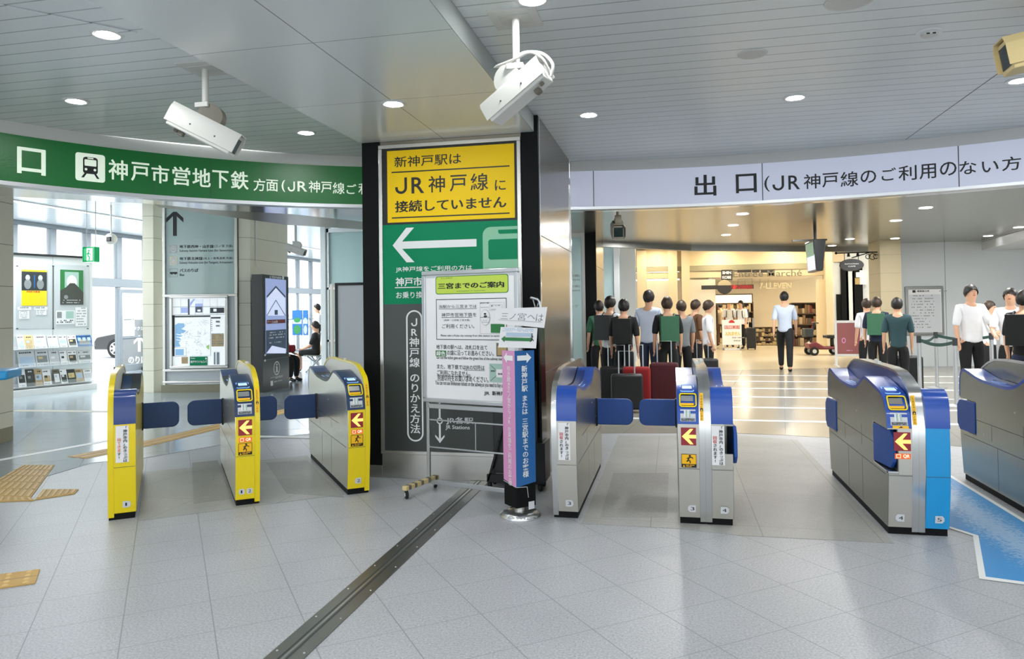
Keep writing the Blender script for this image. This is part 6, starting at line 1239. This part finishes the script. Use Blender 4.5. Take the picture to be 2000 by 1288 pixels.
    for A in arms: tc.append([(spine[3], .136*k, .091*k)]+[(p, (r+.014)*k, (r+.014)*k) for p, r in zip(A[:na], (.056, .05, .042, .038, .03))])
    skinned('shirt', tc, top, t, 2)
    if skirt:
        b = MB().use(low); b.lathe([(.15*k, (hz+.12)*k), (.17*k, (hz-.1)*k), (.22*k, (hz-.4)*k)], n=20); b.build('skirt', t, smooth=60)
    else:
        nl = 3 if shorts else 5; lc = [[(S(0, 0, hz+.12), .135*k, .1*k), (spine[0], .15*k, .118*k)]]
        for L in legs: lc.append([(spine[0], .155*k, .122*k)]+[(p, r*k, r*k) for p, r in zip(L[:nl], (.108, .096, .076, .07, .056))])
        skinned('trousers', lc, low, t, 2)
    for L in legs:
        skinned('shoe', [[(L[4], .046*k, .046*k), (L[5], .046*k, .042*k), (L[6], .04*k, .032*k)]], 'shoe', t, 2)
    if bag:
        if bag[0] == 'backpack':
            b = MB().use(bag[1]).box(-.15*k, .15*k, .11*k, .26*k, (hz+.08)*k, (hz+.50)*k); b.use(bag[1])
            for s in (-1, 1): b.tube([S(s*.10, .12, hz+.47), S(s*.11, .02, hz+.535), S(s*.11, -.10, hz+.42), S(s*.12, -.09, hz+.22), S(s*.13, .10, hz+.12)], .016*k, 6)
            o = b.build('backpack', t, smooth=40, bevel=.03*k, seg=3)
    return t
def suitcase(label, loc, rz, m, h=.6, w=.42, d=.25):
    t = thing('suitcase', label, 'suitcase', loc, rz); b = MB().use(m).box(-w/2, w/2, -d/2, d/2, .05, h); b.build('shell', t, bevel=.04, seg=3); b = MB().use('alu').tube([(-w*.25, d*.3, h-.01), (-w*.25, d*.3, h+.32), (w*.25, d*.3, h+.32), (w*.25, d*.3, h-.01)], .01, 6); b.build('handle', t)
    for x in (-w*.4, w*.4):
        for y in (-d*.3, d*.3): b = MB(); b.M = Matrix.Translation((x, y, .028)) @ Matrix.Rotation(pi/2, 4, 'Y'); b.use('rubber').lathe([(.028, -.012), (.028, .012)], n=14); b.build('wheel', t)
def at(px, Y): d = ray(px, 600); return (d.x/d.y*Y, Y, 0)
R_ = radians
g_ = 'group of travellers beyond gate 3'
person('person in pale shirt and black trousers standing furthest left in the crowd beyond gate 3', at(1191, 12.2), R_(150), 1.66, 'stand', 'cloth_white', 'cloth_black', seed=1, bag=('backpack', 'bag_black'), group=g_)
person('person in black top facing away in the crowd beyond gate 3', at(1218, 11.6), R_(175), 1.60, 'stand', 'cloth_black', 'cloth_black', sleeve='short', seed=2, bag=('backpack', 'bag_black'), group=g_)
person('tall person in lavender shirt with dark trousers in the crowd beyond gate 3', at(1267, 12.8), R_(165), 1.76, 'stand', 'cloth_pale', 'cloth_navy', seed=3, group=g_)
person('person with brown hair and black clothes facing away beside the lavender shirt', at(1303, 12.0), R_(190), 1.63, 'stand', 'cloth_black', 'cloth_black', hair='hair_brown', seed=4, bag=('backpack', 'cloth_green'), group=g_)
person('person in grey top right of the black-clad traveller', at(1331, 13.2), R_(200), 1.58, 'stand', 'cloth_grey', 'cloth_black', hair='hair_brown', seed=5, group=g_)
person('person in brown top in the crowd near the shop entrance', at(1358, 14.2), R_(120), 1.6, 'stand', 'cloth_brown', 'cloth_black', hair='hair_brown', seed=6, group=g_)
person('person in white top with black trousers at the right end of the crowd', at(1383, 13.6), R_(95), 1.58, 'stand', 'cloth_white', 'cloth_black', hair='hair_brown', seed=7, group=g_)
person('person in dark grey and green partly behind the far pillar edge', at(1170, 13.4), R_(200), 1.6, 'stand', 'cloth_green', 'cloth_black', seed=8, group=g_)
suitcase('bright red suitcase amid the crowd beyond gate 3', at(1241, 10.88), .08, 'cloth_red', .62, .4); suitcase('dark maroon suitcase in front of the lavender-shirted traveller', at(1295, 11.2), -.05, 'cloth_maroon', .66, .42); suitcase('black suitcase at the left of the crowd', at(1202, 11.2), .05, 'bag_black', .6, .5); suitcase('black suitcase behind the double gate, left of the standing sign', at(1374, 13.0), .4, 'bag_black', .6, .42); suitcase('second black suitcase next to the red one', at(1222, 10.52), .06, 'bag_black', .55, .45)
person('person in light blue shirt and black trousers walking toward the shop', at(1532, 17.6), R_(170), 1.78, 'walk', 'cloth_pale', 'cloth_black', seed=9)
person('person in dark blue top with green backpack left of the cafe pillar', at(1712, 14.6), R_(160), 1.6, 'stand', 'cloth_navy', 'cloth_black', hair='hair_brown', seed=10, bag=('backpack', 'cloth_green'))
person('person in black with brown hair near the red poster stand', at(1693, 15.4), R_(190), 1.58, 'stand', 'cloth_white', 'cloth_black', hair='hair_brown', seed=11)
person('person in dark teal clothes before the cafe pillar', at(1752, 13.0), R_(170), 1.57, 'stand', 'cloth_teal', 'cloth_black', seed=12)
suitcase('black wheeled case beside the belt post', at(1768, 13.4), .1, 'bag_black', .62, .45)
person('tall black-haired person in white shirt beyond the rightmost gate', at(1896, 12.7), R_(10), 1.75, 'stand', 'cloth_white', 'cloth_black', seed=13, arm=(0, 1))
person('person in white shirt at the right edge, second from the tall one', at(1931, 14.3), R_(60), 1.5, 'stand', 'cloth_white', 'cloth_black', hair='hair_brown', seed=14, arm=(1, 1))
person('person in white shirt with raised forearms at the right frame edge', at(1974, 12.2), R_(-30), 1.68, 'stand', 'cloth_white', 'cloth_black', seed=15, arm=(1, 0))
person('person in black clothes cut by the right frame edge', at(2000, 10.6), R_(140), 1.62, 'stand', 'cloth_black', 'cloth_navy', seed=16, bag=('backpack', 'bag_black'))
gs = 'shoppers inside the warm shop'
person('shopper in beige clothes at the left in the warm shop', at(1386, 27.2), R_(100), 1.6, 'stand', 'cloth_beige', 'cloth_beige', hair='hair_brown', seed=17, group=gs)
person('shopper with dark hair facing away at the back of the shop', at(1407, 29), R_(180), 1.6, 'stand', 'cloth_beige', 'cloth_brown', seed=18, group=gs)
person('shopper in white shirt with backpack straps behind the standing sign', at(1424, 27.8), R_(5), 1.66, 'stand', 'cloth_white', 'cloth_grey', seed=19, bag=('backpack', 'bag_black'), group=gs)
person('shopper with long dark hair and pale top right of the standing sign', at(1447, 26.6), R_(-40), 1.66, 'stand', 'cloth_white', 'cloth_black', seed=20, long_hair=True, bag=('backpack', 'bag_black'), group=gs)
suitcase('black wheeled case by the shopper with long hair', at(1466, 26.0), .0, 'bag_black', .75, .3)
person('seated woman in black top with dark ponytail and pale shorts by the windows', (-8.72, 16.72, 0), R_(-72), 1.62, 'sit', 'cloth_black', 'cloth_black', seed=21, ponytail=True, shorts=True, sleeve='short')
person('seated person in white shirt and black trousers behind the kiosk', (-8.42, 14.45, 0), R_(80), 1.66, 'sit', 'cloth_white', 'cloth_black', seed=22)
person('seated woman with fair hair facing away from the woman in black', (-9.0, 18.0, 0), R_(95), 1.66, 'sit', 'cloth_white', 'cloth_beige', hair='hair_fair', seed=23, long_hair=True)
person('standing man in white shirt with dark hair by the far windows', at(620, 19.9), R_(-60), 1.70, 'stand', 'cloth_white', 'cloth_grey', seed=24)
b = MB().use('cloth_red').box(-8.25, -8.05, 14.3, 14.55, .62, .78); tag(b.build('handbag', bevel=.04, seg=3), 'small red bag on the lap of the seated person beside the kiosk', 'bag')
# ================================================================ light
W = bpy.data.worlds.new('world'); SC.world = W; W.use_nodes = True
bg = W.node_tree.nodes['Background']; bg.inputs['Color'].default_value = (.90, .96, 1.0, 1); bg.inputs['Strength'].default_value = 1.6
def lamp(x, y, z, power, size=.16, col=(1, .99, .97), spread=180):
    l = bpy.data.lights.new('downlight_lamp', 'AREA'); l.shape = 'DISK'; l.size = size; l.energy = power; l.color = col; l.spread = radians(spread)
    o = bpy.data.objects.new('downlight_lamp', l); COL.objects.link(o); o.location = (x, y, z)
for x in (-4.6, -3.3, -.69, 1.0, 2.6):
    for y in (6.2, 3.75, 1.25, -1.2):
        if y > 3 and not (x > .5 and y < 5) : continue
        lamp(x, y, 3.165, 8)
for y in (2.6, .2): lamp(-1.984, y, 3.015, 6)
for x in (0, 2.4, 4.8, 7):
    for y in (10, 13, 16): lamp(x, y, EC-.02, 28 if x < 4 else 48)
for x in (-.5, 1.6, 3.7, 5.6):
    lamp(x, 25.3, 3.5, 24, .15, (1, .82, .55)); lamp(x, 22, 3.5, 30, .2, (1, .88, .68))
for x in (1.0, 2.6, 4.2, 5.4): lamp(x, 28.5, AY(1500, 546, FY).z+.05, 30, .3, (1, .83, .56))
for y in (11, 14.5, 18, 21.5, 25):
    l = bpy.data.lights.new('strip_light_lamp', 'AREA'); l.shape = 'RECTANGLE'; l.size = .12; l.size_y = 3.2; l.energy = 150; l.color = (.94, .98, 1)
    o = bpy.data.objects.new('strip_light_lamp', l); COL.objects.link(o); o.location = (-11.66, y, 3.57)
su = bpy.data.lights.new('sun', 'SUN'); su.energy = 4.5; su.angle = radians(20); so = bpy.data.objects.new('sun', su); COL.objects.link(so); so.rotation_euler = V((-.55, .28, -.8)).to_track_quat('-Z', 'Y').to_euler()
b = MB().use('panel_white').box(12, 12.2, -7, 19.05, 0, 3.3); struct(b.build('wall_far_east', smooth=0))
b = MB().use('panel_white').box(-9.4, -9.2, -7, 4.2, 0, 3.6); struct(b.build('wall_south_west', smooth=0))
b = MB().use('ceil_slat').prism([(-9.4, -7.2), (12.2, -7.2), (12.2, -5.9), (-9.4, -5.9)], 'z', 3.18, 3.3); struct(b.build('ceiling_south', smooth=0))
SC.view_settings.exposure = .66
SC.cycles.use_denoising = True
SC.cycles.max_bounces = 8
